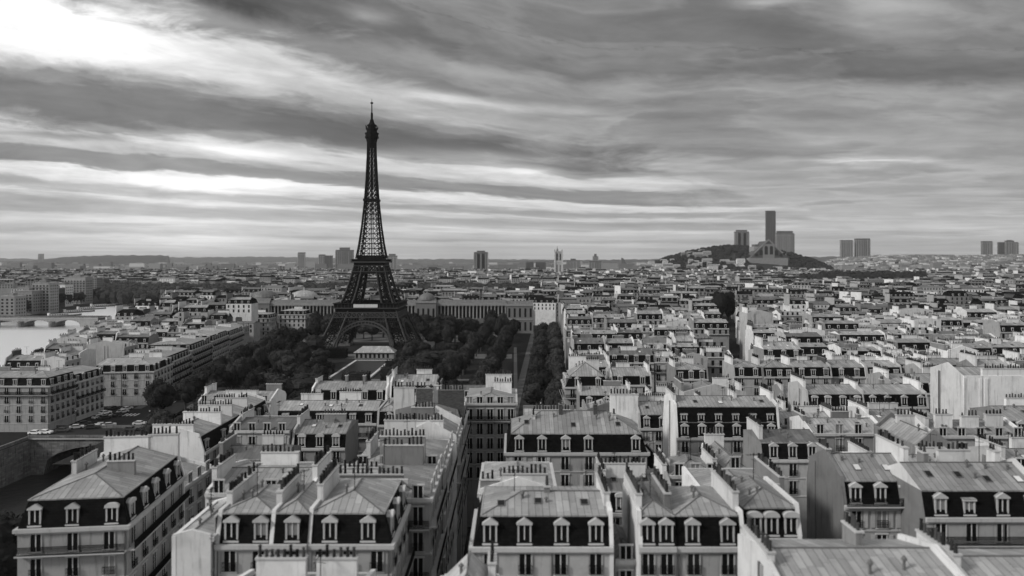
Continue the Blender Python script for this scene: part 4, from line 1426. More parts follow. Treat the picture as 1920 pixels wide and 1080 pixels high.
for s in range(4):
    m = MB()
    rot_ = Matrix.Rotation(s * math.pi / 2, 3, 'Z')
    N = 26
    prev = None
    for j in range(N + 1):
        th = math.pi * j / N

        def A(r, rz_, zc=9.0):
            z = zc + rz_ * math.sin(th)
            x = -r * math.cos(th)
            yy = -interp(OUT, max(z, 0)) + .6
            return rot_ @ Vector((x, yy, z)) * TS_
        a, b = A(36.5, 31), A(33.2, 27.5)
        m.beam(a, b, .8 * TS_, TOWERL)
        if prev:
            m.beam(prev[0], a, 1.7 * TS_, TOWERL)
            m.beam(prev[1], b, 1.7 * TS_, TOWERL)
            m.beam(prev[0], b, .45 * TS_, TOWERM)
            m.beam(prev[1], a, .45 * TS_, TOWERM)
        prev = (a, b)
        # open spandrel bars up to the girder
        if 3 < j < N - 3:
            top = rot_ @ Vector((-36.5 * math.cos(th), -40.2, 40)) * TS_
            m.beam(a, top, .5 * TS_, TOWERM)
    m.build('arch', tower)
m = MB()
girder(m, 20.6, 19.0, 101, 109, 6, .9, TOWERM)
ring(m, 21.6, 98.5, 100.8, TOWERM)
ring(m, 19.2, 109, 112.6, TOWERM)
ring(m, 22.6, 112.6, 114.2, TOWERL)
ring(m, 21.2, 114.2, 117.2, TOWERM)
ring(m, 16, 117.2, 122, TOWERM)
for s in range(4):
    rot_ = Matrix.Rotation(s * math.pi / 2, 3, 'Z')
    for j in range(15):
        x = -22.4 + 44.8 * j / 14
        m.beam(rot_ @ Vector((x, -22.3, 114.2)) * TS_, rot_ @ Vector((x, -22.3, 116.6)) * TS_, .3 * TS_, TOWERM)
    m.beam(rot_ @ Vector((-22.4, -22.3, 116.6)) * TS_, rot_ @ Vector((22.4, -22.3, 116.6)) * TS_, .4 * TS_, TOWERM)
m.build('second_platform', tower)
m = MB()
zs = [118 + i * 6.4 for i in range(25)]
prev = None
for z in zs:
    o = interp(OUT, z)
    wl = o * .62 if z < 190 else o * .62
    ring_c = [Vector((a, b, z)) * TS_ for a, b in ((-o, -o), (o, -o), (o, o), (-o, o))]
    inn = []
    for s in range(4):
        rot_ = Matrix.Rotation(s * math.pi / 2, 3, 'Z')
        inn.append((rot_ @ Vector((-o + wl, -o, z)) * TS_, rot_ @ Vector((o - wl, -o, z)) * TS_))
    if prev:
        for j in range(4):
            k = (j + 1) % 4
            m.beam(prev[0][j], ring_c[j], 1.15 * TS_, TOWERM)
            m.beam(ring_c[j], ring_c[k], .6 * TS_, TOWERM)
            (pa, pb), (ca, cb) = prev[1][j], inn[j]
            m.beam(pa, ca, .75 * TS_, TOWERM)
            m.beam(pb, cb, .75 * TS_, TOWERM)
            m.beam(prev[0][j], ca, .72 * TS_, TOWERM)
            m.beam(pa, ring_c[j], .72 * TS_, TOWERM)
            m.beam(prev[0][k], cb, .72 * TS_, TOWERM)
            m.beam(pb, ring_c[k], .72 * TS_, TOWERM)
            if z > 178:
                m.beam(pa, cb, .6 * TS_, TOWERM)
                m.beam(pb, ca, .6 * TS_, TOWERM)
        m.beam((prev[0][0] + prev[0][2]) / 2, (ring_c[0] + ring_c[2]) / 2, 1.3 * TS_, TOWERM)
    prev = (ring_c, inn)
ring(m, 9.6, 192, 195, TOWERM)
m.build('upper_shaft', tower)
m = MB()
for (z0_, z1_, r0, r1) in ((262, 274, 4.8, 7.8), (274, 276, 9.0, 9.0), (276, 279.5, 8.4, 8.4), (279.5, 280.6, 9.2, 9.2), (280.6, 285, 7.0, 6.6), (285, 286, 7.6, 7.6), (286, 290, 5.6, 5.2), (290, 291, 6.4, 6.4), (291, 296, 4.6, 2.4), (296, 298, 2.8, 2.2)):
    m.cyl(0, 0, z0_ * TS_, z1_ * TS_, r0 * TS_, r1 * TS_, TOWERM, 12)
for j in range(16):
    a = j * math.pi / 8
    m.beam((6.4 * TS_ * math.cos(a), 6.4 * TS_ * math.sin(a), 284 * TS_), (8.2 * TS_ * math.cos(a), 8.2 * TS_ * math.sin(a), (287 + j % 3 * 2) * TS_), .7 * TS_, TOWERM)
m.build('top_gallery', tower)
m = MB()
m.cyl(0, 0, 297 * TS_, 307 * TS_, 1.6 * TS_, 1.4 * TS_, TOWERM, 8)
m.cyl(0, 0, 307 * TS_, 321 * TS_, .8 * TS_, .6 * TS_, TOWERM, 6)
m.cyl(0, 0, 319 * TS_, 320.6 * TS_, 1.8 * TS_, 1.8 * TS_, TOWERM, 8)
m.cyl(0, 0, 320.6 * TS_, 325 * TS_, .3 * TS_, .2 * TS_, TOWERM, 6)
m.build('antenna_mast', tower)

# ------------------------------------------------------------------ trees
def rand_dir(r):
    while True:
        v_ = Vector((r.uniform(-1, 1), r.uniform(-1, 1), r.uniform(-1, 1)))
        if .05 < v_.length < 1:
            return v_.normalized()


def ico_lump(m, c, r, mt, q, n=6):
    """small faceted core"""
    rings = []
    for i in range(1, n):
        th = math.pi * i / n
        rings.append([Vector((c[0] + r[0] * math.sin(th) * math.cos(a) * q.uniform(.85, 1.1), c[1] + r[1] * math.sin(th) * math.sin(a) * q.uniform(.85, 1.1), c[2] + r[2] * math.cos(th))) for a in [2 * math.pi * j / (n + 2) for j in range(n + 2)]])
    top, bot = Vector((c[0], c[1], c[2] + r[2])), Vector((c[0], c[1], c[2] - r[2]))
    N = n + 2
    for j in range(N):
        k = (j + 1) % N
        m.poly([top, rings[0][j], rings[0][k]], mt)
        m.poly([bot, rings[-1][k], rings[-1][j]], mt)
        for a, b in zip(rings[:-1], rings[1:]):
            m.poly([a[j], b[j], b[k], a[k]], mt)


def leaf(m, p, nrm, sz, mt, q):
    t_ = nrm.cross(rand_dir(q))
    if t_.length < .1:
        return
    t_.normalize()
    b = nrm.cross(t_)
    a1, b1 = sz * q.uniform(.6, 1.1), sz * q.uniform(.4, .8)
    m.poly([p - t_ * a1, p + b * b1, p + t_ * a1, p - b * b1], mt)


def crown_mesh(seed, form, n=2400, mt=LEAF):
    """unit crown: radius 1, from z 0 to about 2*form"""
    q = random.Random(seed)
    m = MB()
    lobes = [((0, 0, form), (.72, .72, form * .8))]
    for j in range(15):
        d = rand_dir(q)
        lobes.append(((d.x * .55, d.y * .55, form + d.z * form * .55), (q.uniform(.30, .46),) * 2 + (q.uniform(.28, .42) * max(1, form),)))
    for (c, r) in lobes:
        ico_lump(m, c, tuple(x * .86 for x in r), mt, q, 5)
    for i in range(n):
        c, r = q.choice(lobes[1:]) if q.random() < .85 else lobes[0]
        d = rand_dir(q)
        if d.z < -.3 and q.random() < .6:
            continue
        k = q.uniform(.82, 1.1)
        p = Vector((c[0] + d.x * r[0] * k, c[1] + d.y * r[1] * k, c[2] + d.z * r[2] * k))
        leaf(m, p, (d + rand_dir(q) * .7).normalized(), q.uniform(.035, .075), mt, q)
    return m.mesh('crown')


CROWNS = [crown_mesh(11, .85), crown_mesh(12, .95), crown_mesh(13, .8), crown_mesh(14, 1.05)]
CROWNT = crown_mesh(15, 1.6, 3000)
CROWNP = [crown_mesh(16, .9, 2400, LEAFL), crown_mesh(17, .8, 2400, LEAFL)]


def trunk_mesh(seed):
    q = random.Random(seed)
    m = MB()
    m.cyl(0, 0, -.1, .62, .06, .042, BARK, 8)
    for j in range(4):
        a = j * 1.6 + q.random()
        m.beam((0, 0, .52), (.22 * math.cos(a), .22 * math.sin(a), .95), .05, BARK, .02)
    return m.mesh('trunk')


TRUNKS = [trunk_mesh(i) for i in range(3)]
ntree = 0


def tree(label, x, y, r, h, group=None, mesh=None, z=0.0, cat='tree', form=None):
    global ntree
    ntree += 1
    q = random.Random(ntree)
    root = thing('broadleaf_tree', label, cat, (x, y, z), q.uniform(0, 6), group)
    me = mesh or q.choice(CROWNS)
    zt = h * .26
    link('trunk', q.choice(TRUNKS), root, (0, 0, 0), 0, (h * .62, h * .62, h * .62))
    zmax = CMAX[me.name]
    link('crown', me, root, (0, 0, zt), 0, (r, r * q.uniform(.9, 1.1), (h - zt) / zmax))
    return root


CMAX = {me.name: max(v_.co.z for v_ in me.vertices) for me in CROWNS + CROWNP + [CROWNT]}


def hedge(label, x0, x1, y0, y1, h, group=None):
    q = random.Random(int(x0 * 13 + y0))
    m = MB()
    m.box(x0 + .3, x1 - .3, y0 + .3, y1 - .3, 0, h - .3, LEAF)
    lx, ly = x1 - x0, y1 - y0
    n = int(min(2600, (lx * ly + 2 * lx * h + 2 * ly * h) * 2.6))
    for i in range(n):
        f = q.choices([0, 1, 2, 3], [lx * ly, lx * h, ly * h, ly * h])[0]
        a, b, c = q.random(), q.random(), q.uniform(-.35, .25)
        wob = .35 * math.sin(a * lx * .9) * math.sin(b * 9)
        p, nr = [((x0 + a * lx, y0 + b * ly, h + c * .7 + wob), (0, 0, 1)), ((x0 + a * lx, y0 - c + .1 + wob, b * h), (0, -1, 0)), ((x0 - c + .1, y0 + a * ly, b * h), (-1, 0, 0)), ((x1 + c - .1, y0 + a * ly, b * h), (1, 0, 0))][f]
        leaf(m, Vector(p), (Vector(nr) + rand_dir(q) * .6).normalized(), q.uniform(.3, .55), LEAF, q)
    o = m.build('clipped_hedge')
    return tag(o, label, 'hedge', group)


TREES = []


def tspot(x, y, r):
    for (a, b, c) in TREES:
        if math.hypot(a - x, b - y) < (r + c) * .86:
            return False
    TREES.append((x, y, r))
    return True


qt = random.Random(3)
# the avenue row, the boulevard rows, two rows inside the park
for nm, fn, offs, ya_, yb, st, hh in (('avenue', xav, (11.5, 20.5), 262, 480, 9.5, 13.5), ('boulevard', xbl, (-23,), 262, 540, 9, 13), ('boulevard', xbl, (6.5, -1.5), 246, 500, 8.0, 13.5), ('park walk', xbl, (-39,), 262, 530, 11, 14)):
    for k, of in enumerate(offs):
        y = ya_ + 4 * k
        i = 0
        while y < yb:
            i += 1
            x = fn(y) + of + qt.uniform(-.6, .6)
            r = qt.uniform(4.3, 5.6)
            if tspot(x, y, r):
                side = {'avenue': ('next to the avenue', 'one row in from the avenue')[k], 'boulevard': 'on the park side of the boulevard' if of < 0 else ('on the right kerb of the boulevard', 'along the middle of the boulevard')[k], 'park walk': 'in the line of the park walk'}[nm]
                tree(f'plane tree {side}, {ordw(i)} from the near end', x, y, r, hh + qt.uniform(-1.5, 2), f'plane trees {side}', mesh=CROWNP[i % 2] if (nm == 'boulevard' and of > 0) else None)
            y += st
# big trees by the crossroads
for px, yb_, top, wpx, lab in ((300, 795, 706, 66, 'large tree at the crossroads in front of the pale corner house'), (345, 790, 708, 62, 'large tree at the crossroads, right of the foremost one'), (392, 760, 690, 60, 'tree behind the two crossroads trees'), (430, 742, 672, 60, 'tree at the near end of the avenue rows, behind the crossroads trees'),
                               (272, 800, 735, 40, 'smaller tree at the left of the crossroads group'), (335, 768, 700, 60, 'tree half hidden behind the crossroads group')):
    x, y = W(px, yb_, 0)
    s_ = y / FPX
    if tspot(x, y, wpx * s_ * .45):
        tree(lab, x, y, wpx * s_ * .5, (yb_ - top) * s_, 'trees at the crossroads')
# tall dark tree at the near end of the boulevard, quay trees, canal tree, odd street trees
tree('tall dark tree standing alone at the near end of the boulevard', 11.5, 262, 5.2, 16.5, mesh=CROWNT)
tree('leafy tree by the canal at the bottom left corner', -71.5, 99, 6.5, 21.5)
tree('third leafy tree above the canal, beside the corner mansard house', -68.0, 91, 4.5, 19)
tree('second leafy tree at the left picture edge above the canal', -80, 108, 6.5, 19)
tree('tallest dark tree at the end of the radial street', 161.5, 560, 9.0, 33, mesh=CROWNT)
tree('slightly shorter dark tree right of the tallest, at the radial street end', 170.5, 568, 7.0, 32.5, mesh=CROWNT)
tree('lower dark tree leaning left of the tallest, at the radial street end', 152.5, 556, 6.5, 24, mesh=CROWNT)
for i in range(13):
    y = 268 + i * 13.5
    tree(f'quay tree on the near river bank, {ordw(i + 1)} from the near end', riverx(y) + 5 + qt.uniform(-2, 2), y, qt.uniform(4.0, 5.5), qt.uniform(9, 14), 'quay trees on the near bank')
for i in range(10):
    x, y = -143 + i * 6.6 + qt.uniform(-1.5, 1.5), 533 + qt.uniform(-7, 3)
    if tspot(x, y, 5.5):
        tree(f'tall tree close before the left palace wing, {ordw(i + 1)} from the left', x, y, qt.uniform(4.5, 7), qt.uniform(13, 20), 'trees before the left palace wing')
for i in range(9):
    x, y = -62 + i * 7.6 + qt.uniform(-1.5, 1.5), 532 + qt.uniform(-6, 3)
    if tspot(x, y, 5):
        tree(f'tall tree close before the right palace wing, {ordw(i + 1)} from the left', x, y, qt.uniform(4.5, 6.5), qt.uniform(11, 17), 'trees before the right palace wing')
# trees spread through the park
PARKN = 0
PT = []
tries = 0
while PARKN < 120 and tries < 6000:
    tries += 1
    y = qt.uniform(204, 543)
    x = qt.uniform(-200, 0)
    if x < -146 and y > 500:
        continue
    if x < xav(max(y, 262)) + 26 or x > xbl(y) - 14:
        continue
    if 410 < y < 490 and abs(x - TX) < 40:
        continue
    if 325 < y < 450 and -97 < x < -58:
        continue
    if -.265 * y < x < -.160 * y and y < 425:
        continue
    if -.017 * y < x < .02 * y and y < 470:
        continue
    if abs(y - 336) < 7 or (408 < y < 428 and abs(x - TX) < 60):
        continue
    r = qt.uniform(5.0, 9.5)
    if not tspot(x, y, r):
        continue
    PARKN += 1
    PT.append((y, x, r, qt.uniform(8.5, 16.5) + (3 if y > 430 else 0)))
PT.sort()
zc = {}
for (y, x, r, h) in PT:
    zone = 'left of the tower' if x < TX - 25 else ('right of the tower' if x > TX + 25 else 'below the tower')
    zc[zone] = zc.get(zone, 0) + 1
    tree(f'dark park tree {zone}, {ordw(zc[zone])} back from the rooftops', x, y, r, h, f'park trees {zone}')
HL = [(501, 565, 652, 690), (520, 575, 674, 702), (428, 505, 697, 735), (592, 648, 654, 672), (742, 800, 652, 690), (800, 868, 648, 702), (722, 768, 678, 692), (728, 815, 706, 738), (580, 622, 684, 702), (713, 735, 690, 722), (752, 832, 716, 748), (470, 520, 664, 690), (640, 690, 700, 726), (560, 618, 716, 740)]
for i, (xl, xr, yt, yb_) in enumerate(HL):
    Y = CH * FPX / (yb_ - HZ)
    s_ = Y / FPX
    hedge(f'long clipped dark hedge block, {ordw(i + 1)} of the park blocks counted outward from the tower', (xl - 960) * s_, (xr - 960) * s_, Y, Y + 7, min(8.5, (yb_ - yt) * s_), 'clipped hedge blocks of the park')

# ------------------------------------------------------------------ park furniture: basin, pavilion, tents
m = MB()
X0, X1, Y0, Y1 = -86.5, -66.5, 330, 398
for (a, b, c, d) in ((X0, X1, Y0, Y0 + 1.3), (X0, X1, Y1 - 1.3, Y1), (X0, X0 + 1.3, Y0 + 1.3, Y1 - 1.3), (X1 - 1.3, X1, Y0 + 1.3, Y1 - 1.3)):
    m.box(a, b, c, d, -.1, .7, TRIM)
bs = m.build('stone_basin')
tag(bs, 'long rectangular basin with a pale stone rim in front of the tower', 'basin')
m = MB()
m.poly([(X0 + 1.3, Y0 + 1.3, .45), (X1 - 1.3, Y0 + 1.3, .45), (X1 - 1.3, Y1 - 1.3, .45), (X0 + 1.3, Y1 - 1.3, .45)], POND)
struct(m, 'basin_water')


def hip_pavilion(name, label, cx, cy, wx, wy, h, rh, roofm, wallm, cat, group=None, over=.8):
    r = thing(name, label, cat, (cx, cy, 0), 0, group)
    m = MB()
    m.box(-wx / 2, wx / 2, -wy / 2, wy / 2, 0, h, wallm)
    for j in range(int(wx / 2.5)):
        xx = -wx / 2 + 1.2 + j * 2.5
        m.poly([(xx - .6, -wy / 2 - .04, .4), (xx + .6, -wy / 2 - .04, .4), (xx + .6, -wy / 2 - .04, h - .6), (xx - .6, -wy / 2 - .04, h - .6)], GLASSD)
    m.build('wall', r)
    m = MB()
    a, b = wx / 2 + over, wy / 2 + over
    k = min(a, b)
    p = [(-a, -b, h), (a, -b, h), (a, b, h), (-a, b, h)]
    e, f = ((-a + k * .85, 0, h + rh), (a - k * .85, 0, h + rh)) if a >= b else ((0, -b + k * .85, h + rh), (0, b - k * .85, h + rh))
    if a >= b:
        m.poly([p[0], p[1], f, e], roofm)
        m.poly([p[1], p[2], f], roofm)
        m.poly([p[2], p[3], e, f], roofm)
        m.poly([p[3], p[0], e], roofm)
    else:
        m.poly([p[0], p[1], e], roofm)
        m.poly([p[1], p[2], f, e], roofm)
        m.poly([p[2], p[3], f], roofm)
        m.poly([p[3], p[0], e, f], roofm)
    m.poly(p[::-1], roofm)
    m.build('roof', r)
    return r


hip_pavilion('park_pavilion', 'pavilion with a pale hipped roof below the tower arch', -78, 412, 22, 9, 3.4, 3.2, ZINC, STONED, 'pavilion')
for px, py, wpx, lab in ((605, 618, 34, 'white peaked tent among the trees left of the tower'), (856, 618, 28, 'white peaked tent among the trees right of the tower')):
    x, y = W(px, py, 0)
    hip_pavilion('peaked_tent', lab, x, y - 6, wpx * y / FPX, wpx * y / FPX, 3.4, 3.6, WHITE, PLAST, 'tent', 'white tents in the park', over=.3)

# ------------------------------------------------------------------ the palace behind the tower
PY = 548
pal = thing('palace', 'long stone palace with tall colonnaded wings behind the tower', 'palace', (-100, PY, 0))
wall_b, roof_b = MB(), MB()


def wing(xl, xr, y0_, y1_, h, m=PALM):
    wall_b.box(xl, xr, y0_, y1_, 0, h, m)
    wall_b.box(xl - .4, xr + .4, y0_ - .5, y0_, h - 1.3, h + .2, STONED)
    wall_b.box(xl - .3, xr + .3, y0_ - .3, y0_, 10.2, 11.2, STONED)


def P2(px):
    return (px - 960) * PY / FPX + 100


wing(P2(440), P2(505), 0, 18, 24)
wing(P2(505), P2(780), 4, 18, 23)
wing(P2(780), P2(818), -2, 18, 24.5)
wing(P2(818), P2(950), 4, 18, 23)
wing(P2(950), P2(1000), 0, 18, 22, PALM)
for (xl, xr, h) in ((440, 505, 24), (505, 780, 23), (780, 818, 24.5), (818, 950, 23), (950, 1000, 22)):
    a, b = P2(xl), P2(xr)
    roof_b.poly([(a, 1, h + .05), (b, 1, h + .05), (b - 1, 8, h + 2.2), (a + 1, 8, h + 2.2)], ZINCD)
    roof_b.poly([(a + 1, 8, h + 2.2), (b - 1, 8, h + 2.2), (b, 18, h + .05), (a, 18, h + .05)], ZINCD)
for x0_, x1_, yy in ((440, 505, 0), (780, 818, -2), (950, 1000, 0)):
    n = int((P2(x1_) - P2(x0_)) / 3.4)
    for j in range(n):
        xx = P2(x0_) + (P2(x1_) - P2(x0_)) * (j + .5) / n
        for (za, zc) in ((12.3, 19), (2, 8.5)):
            wall_b.poly([(xx - .75, yy - .05, za), (xx + .75, yy - .05, za), (xx + .75, yy - .05, zc), (xx - .75, yy - .05, zc)], GLASSD)
for xl, xr in ((505, 780), (818, 950)):
    a, b = P2(xl), P2(xr)
    wall_b.poly([(a, 3.95, 11.3), (b, 3.95, 11.3), (b, 3.95, 21), (a, 3.95, 21)], GLASSD)
    wall_b.box(a, b, .9, 4, 21, 23.1, STONED)
    wall_b.box(a, b, .9, 4, 0, 11.2, PALM)
    n = int((b - a) / 4)
    for j in range(n):
        xx = a + (b - a) * (j + .5) / n
        wall_b.poly([(xx - 1, .85, 1), (xx + 1, .85, 1), (xx + 1, .85, 6.5), (xx + .7, .85, 7.6), (xx, .85, 8.1), (xx - .7, .85, 7.6), (xx - 1, .85, 6.5)], GLASSD)
wall_b.build('wall', pal)
roof_b.build('roof', pal)
c = MB()
c.cyl(0, 0, 11.2, 20.4, .62, .52, STONED, 8)
c.box(-.8, .8, -.8, .8, 20.4, 21, STONED)
cm = c.mesh('column')
for xl, xr in ((505, 780), (818, 950)):
    a, b = P2(xl), P2(xr)
    n = int((b - a) / 2.7)
    for j in range(n + 1):
        link('column', cm, pal, (a + .8 + (b - a - 1.6) * j / n, 1.9, 0))
m = MB()
for k in range(6):
    th0, th1 = k * math.pi / 12, (k + 1) * math.pi / 12
    m.cyl(P2(799), 7, 25 + 5.5 * math.sin(th0), 25 + 5.5 * math.sin(th1), 6.5 * math.cos(th0), max(.2, 6.5 * math.cos(th1)), LEAD, 16)
m.cyl(P2(799), 7, 30.3, 32.5, .8, .3, LEAD, 8)
m.build('dome', pal)


def dome_hall(label, px, Y, w_, h, dr, roofm):
    r = thing('domed_hall', label, 'hall', ((px - 960) * Y / FPX, Y, 0))
    m = MB()
    m.box(-w_ / 2, w_ / 2, 0, 18, 0, h, STONED)
    m.box(-w_ / 2 - .4, w_ / 2 + .4, -.4, 18.4, h, h + .8, TRIM)
    for j in range(int(w_ / 4)):
        xx = -w_ / 2 + 2 + j * 4
        m.poly([(xx - .8, -.05, h - 6), (xx + .8, -.05, h - 6), (xx + .8, -.05, h - 1.5), (xx - .8, -.05, h - 1.5)], GLASSD)
    m.build('wall', r)
    m = MB()
    for k in range(7):
        a0, a1 = k * math.pi / 14, (k + 1) * math.pi / 14
        m.cyl(0, 9, h + .8 + dr * .6 * math.sin(a0), h + .8 + dr * .6 * math.sin(a1), dr * math.cos(a0), max(.3, dr * math.cos(a1)), roofm, 20)
    m.cyl(0, 9, h + .6 + dr * .6, h + 3.4 + dr * .6, 1.0, .3, roofm, 8)
    m.build('dome', r)


dome_hall('domed hall with a pale round roof behind the left palace wing', 565, 640, 36, 20, 13, ZINC)
dome_hall('domed hall with a dark ribbed dome left of the pale one', 492, 652, 30, 20, 12, ZINCD)
dome_hall('domed hall peeping over the right palace wing', 1010, 640, 26, 19, 10, ZINCD)

# ------------------------------------------------------------------ bridges
def arch_bridge(name, label, x0, x1, y0, y1, zdeck, zlow, spans, crown, m_, rail=True, piers=()):
    r = thing(name, label, 'bridge', ((x0 + x1) / 2, (y0 + y1) / 2, 0))
    ox, oy = (x0 + x1) / 2, (y0 + y1) / 2
    m = MB()
    pts = [(x0, zlow)]
    for (a, b) in spans:
        for j in range(13):
            th = math.pi * (1 - j / 12)
            xx = (a + b) / 2 + (b - a) / 2 * math.cos(th)
            zz = zlow + .2 + (crown - zlow - .2) * math.sin(th) ** .6
            pts.append((xx, zz if 0 < j < 12 else zlow))
    pts += [(x1, zlow), (x1, zdeck), (x0, zdeck)]
    # vertical strips between the arch line and the deck
    low = pts[:-2]
    for (a, za), (b, zb_) in zip(low[:-1], low[1:]):
        if b - a < 1e-4:
            continue
        q = [(a - ox, za), (b - ox, zb_), (b - ox, zdeck), (a - ox, zdeck)]
        for yy, fl in ((y0 - oy, 1), (y1 - oy, -1)):
            m.poly([(p[0], yy, p[1]) for p in (q if fl > 0 else q[::-1])], m_)
        m.poly([(a - ox, y0 - oy, za), (a - ox, y1 - oy, za), (b - ox, y1 - oy, zb_), (b - ox, y0 - oy, zb_)], m_)
    m.build('arch_wall', r)
    m = MB()
    m.box(x0 - ox, x1 - ox, y0 - oy - .3, y1 - oy + .3, zdeck, zdeck + .35, TRIM, ASPH)
    m.build('deck', r)
    for yy in (y0 - oy - .1, y1 - oy - .25):
        m = MB()
        m.box(x0 - ox, x1 - ox, yy, yy + .35, zdeck + .35, zdeck + 1.3, QUAY)
        m.build('parapet', r)
    for px_ in piers:
        m = MB()
        m.box(px_ - ox - 2.2, px_ - ox + 2.2, y0 - oy - 1.6, y1 - oy + 1.6, zlow - 1, crown - 1, QUAY)
        m.cyl(px_ - ox, y0 - oy - 1.6, zlow - 1, crown - 1.2, 2.2, 2.0, QUAY, 12)
        m.build('pier', r)
    return r


arch_bridge('stone_arch_bridge', 'stained stone road bridge with one low arch over the sunken canal', -151, -75.2, 224.5, 238, .02, -11, [(-146, -82)], -1.0, QUAY)
arch_bridge('river_bridge', 'dark low bridge with several arches across the bright river', -470, -345, 600, 612, 7.2, -.5, [(-466, -440), (-436, -411), (-407, -385), (-381, -360)], 5.6, STONED, piers=(-438, -409, -383))
# ------------------------------------------------------------------ left bank of the river
for i, (xl, xr, yt, yb_, lab, mt) in enumerate([(0, 27, 556, 602, 'grey apartment slab at the left edge beyond the river', CONC), (27, 60, 546, 590, 'grey stepped apartment block across the river, second from the left edge', STONED), (60, 92, 531, 588, 'tall pale apartment slab across the river with a blank side', STONE),
                                                (92, 106, 541, 578, 'narrow dark apartment block across the river', CONCD), (106, 122, 534, 575, 'small white block across the river', PLAST), (120, 160, 520, 570, 'long apartment slab with many balconies on the far bank', STONE),
                                                (160, 181, 521, 555, 'apartment slab end with curved front on the far bank', CONC), (181, 195, 522, 548, 'dark office block on the far bank', CONCD), (-30, 40, 527, 552, 'low apartment row at the left edge behind the river blocks', STONED), (45, 118, 522, 546, 'apartment row behind the tall slab across the river', STONED)]):
    Y = CH * FPX / (yb_ - HZ)
    s_ = Y / FPX
    a, b, h = (xl - 960) * s_, (xr - 960) * s_, (yb_ - yt) * s_
    r = thing('apartment_slab', lab, 'apartment block', ((a + b) / 2, Y, 0), 0, 'apartment blocks across the river')
    w2 = (b - a) / 2
    m = MB()
    m.box(-w2, w2, 0, 16, 0, h, mt)
    nf = int(h / 3.1)
    nb = int((b - a) / 3.4)
    for f in range(1, nf):
        for j in range(nb):
            xx = -w2 + 2 * w2 * (j + .5) / nb
            m.poly([(xx - 1, -.05, f * 3.1), (xx + 1, -.05, f * 3.1), (xx + 1, -.05, f * 3.1 + 1.7), (xx - 1, -.05, f * 3.1 + 1.7)], GLASSD)
        for j in range(4):
            m.poly([(w2 + .05, 2.5 + j * 3.5, f * 3.1), (w2 + .05, 4 + j * 3.5, f * 3.1), (w2 + .05, 4 + j * 3.5, f * 3.1 + 1.6), (w2 + .05, 2.5 + j * 3.5, f * 3.1 + 1.6)], GLASSD)
        if i in (5, 2, 1):
            m.box(-w2, w2, -.9, -.06, f * 3.1 - .3, f * 3.1 - .1, TRIM)
    m.build('wall', r)
    m = MB()
    m.box(-w2 - .3, w2 + .3, -.3, 16.3, h, h + .5, ZINC)
    m.box(-w2 * .4, w2 * .3, 5, 11, h + .5, h + 3, RENDER)
    m.build('roof', r)
for i in range(30):
    f = i / 29
    px = 18 + 215 * f + qt.uniform(-4, 4)
    py = 596 - 40 * f ** .9 + qt.uniform(-2, 2)
    x, y = W(px, py, 0)
    tree(f'dark riverside tree on the far bank, {ordw(i + 1)} along the bank from the left edge', x, y, 8.5 * qt.uniform(.8, 1.2), qt.uniform(14, 19), 'trees along the far river bank')


for i, (px, py) in enumerate([(108, 593), (136, 586), (160, 580.5), (184, 575)]):
    x, y = W(px, py, 0)
    r = thing('moored_barge', f'long dark barge moored along the far river bank, {ordw(i + 1)} from the left', 'barge', (x + 6, y, .05), R(62), 'barges moored at the far bank')
    m = MB()
    m.poly([(-16, -2.4, 1.2), (13, -2.4, 1.2), (18, 0, 1.6), (13, 2.4, 1.2), (-16, 2.4, 1.2)], LEAD)
    for a_, b_ in (((-16, -2.4), (13, -2.4)), ((13, -2.4), (18, 0)), ((18, 0), (13, 2.4)), ((13, 2.4), (-16, 2.4)), ((-16, 2.4), (-16, -2.4))):
        m.poly([(a_[0], a_[1] * .9, -.2), (b_[0], b_[1] * .9, -.2), (b_[0], b_[1], 1.6 if b_[0] == 18 else 1.2), (a_[0], a_[1], 1.6 if a_[0] == 18 else 1.2)], CARD)
    m.build('hull', r)
    m = MB()
    m.box(-13, 4, -1.8, 1.8, 1.2, 3.0, WHITE, ZINC)
    for j in range(7):
        m.poly([(-12 + j * 2.3, -1.85, 1.7), (-10.8 + j * 2.3, -1.85, 1.7), (-10.8 + j * 2.3, -1.85, 2.6), (-12 + j * 2.3, -1.85, 2.6)], GLASSD)
    m.box(-15, -13.4, -1.2, 1.2, 1.2, 4.2, WHITE, LEAD)
    m.build('cabin', r)

# ------------------------------------------------------------------ woods seen as dark bands, hill and its houses
def wood(name, label, spots, mt=LEAF):
    m = MB()
    q = random.Random(len(spots))
    for (x, y, z, r, h) in spots:
        ico_lump(m, (x, y, z + h * .55), (r, r, h * .5), mt, q, 4)
        for j in range(7):
            d = rand_dir(q)
            d.z = abs(d.z)
            p = Vector((x + d.x * r, y + d.y * r, z + h * .55 + d.z * h * .5))
            leaf(m, p, d, r * .35, mt, q)
    o = struct(m, name, 'stuff')
    o['label'] = label
    return o


def band(pxa, pxb, ybase, hpx, depth, n):
    out = []
    Y = CH * FPX / (ybase - HZ)
    s_ = Y / FPX
    for i in range(n):
        px = qt.uniform(pxa, pxb)
        yy = Y + qt.uniform(0, depth)
        h = hpx * s_ * qt.uniform(.65, 1.05)
        out.append(((px - 960) * yy / FPX, yy, 0, h * qt.uniform(.5, .9), h))
    return out


def patch(fx0, fx1, y0_, y1_, n, hlo, hhi, zf=None):
    out = []
    while len(out) < n:
        yy = qt.uniform(y0_, y1_)
        x = qt.uniform(fx0, fx1) * yy
        h = qt.uniform(hlo, hhi)
        if x < riverx(yy) + 30 if yy < 869 else False:
            continue
        out.append((x, yy, 0, h * qt.uniform(.35, .6), h))
    return out


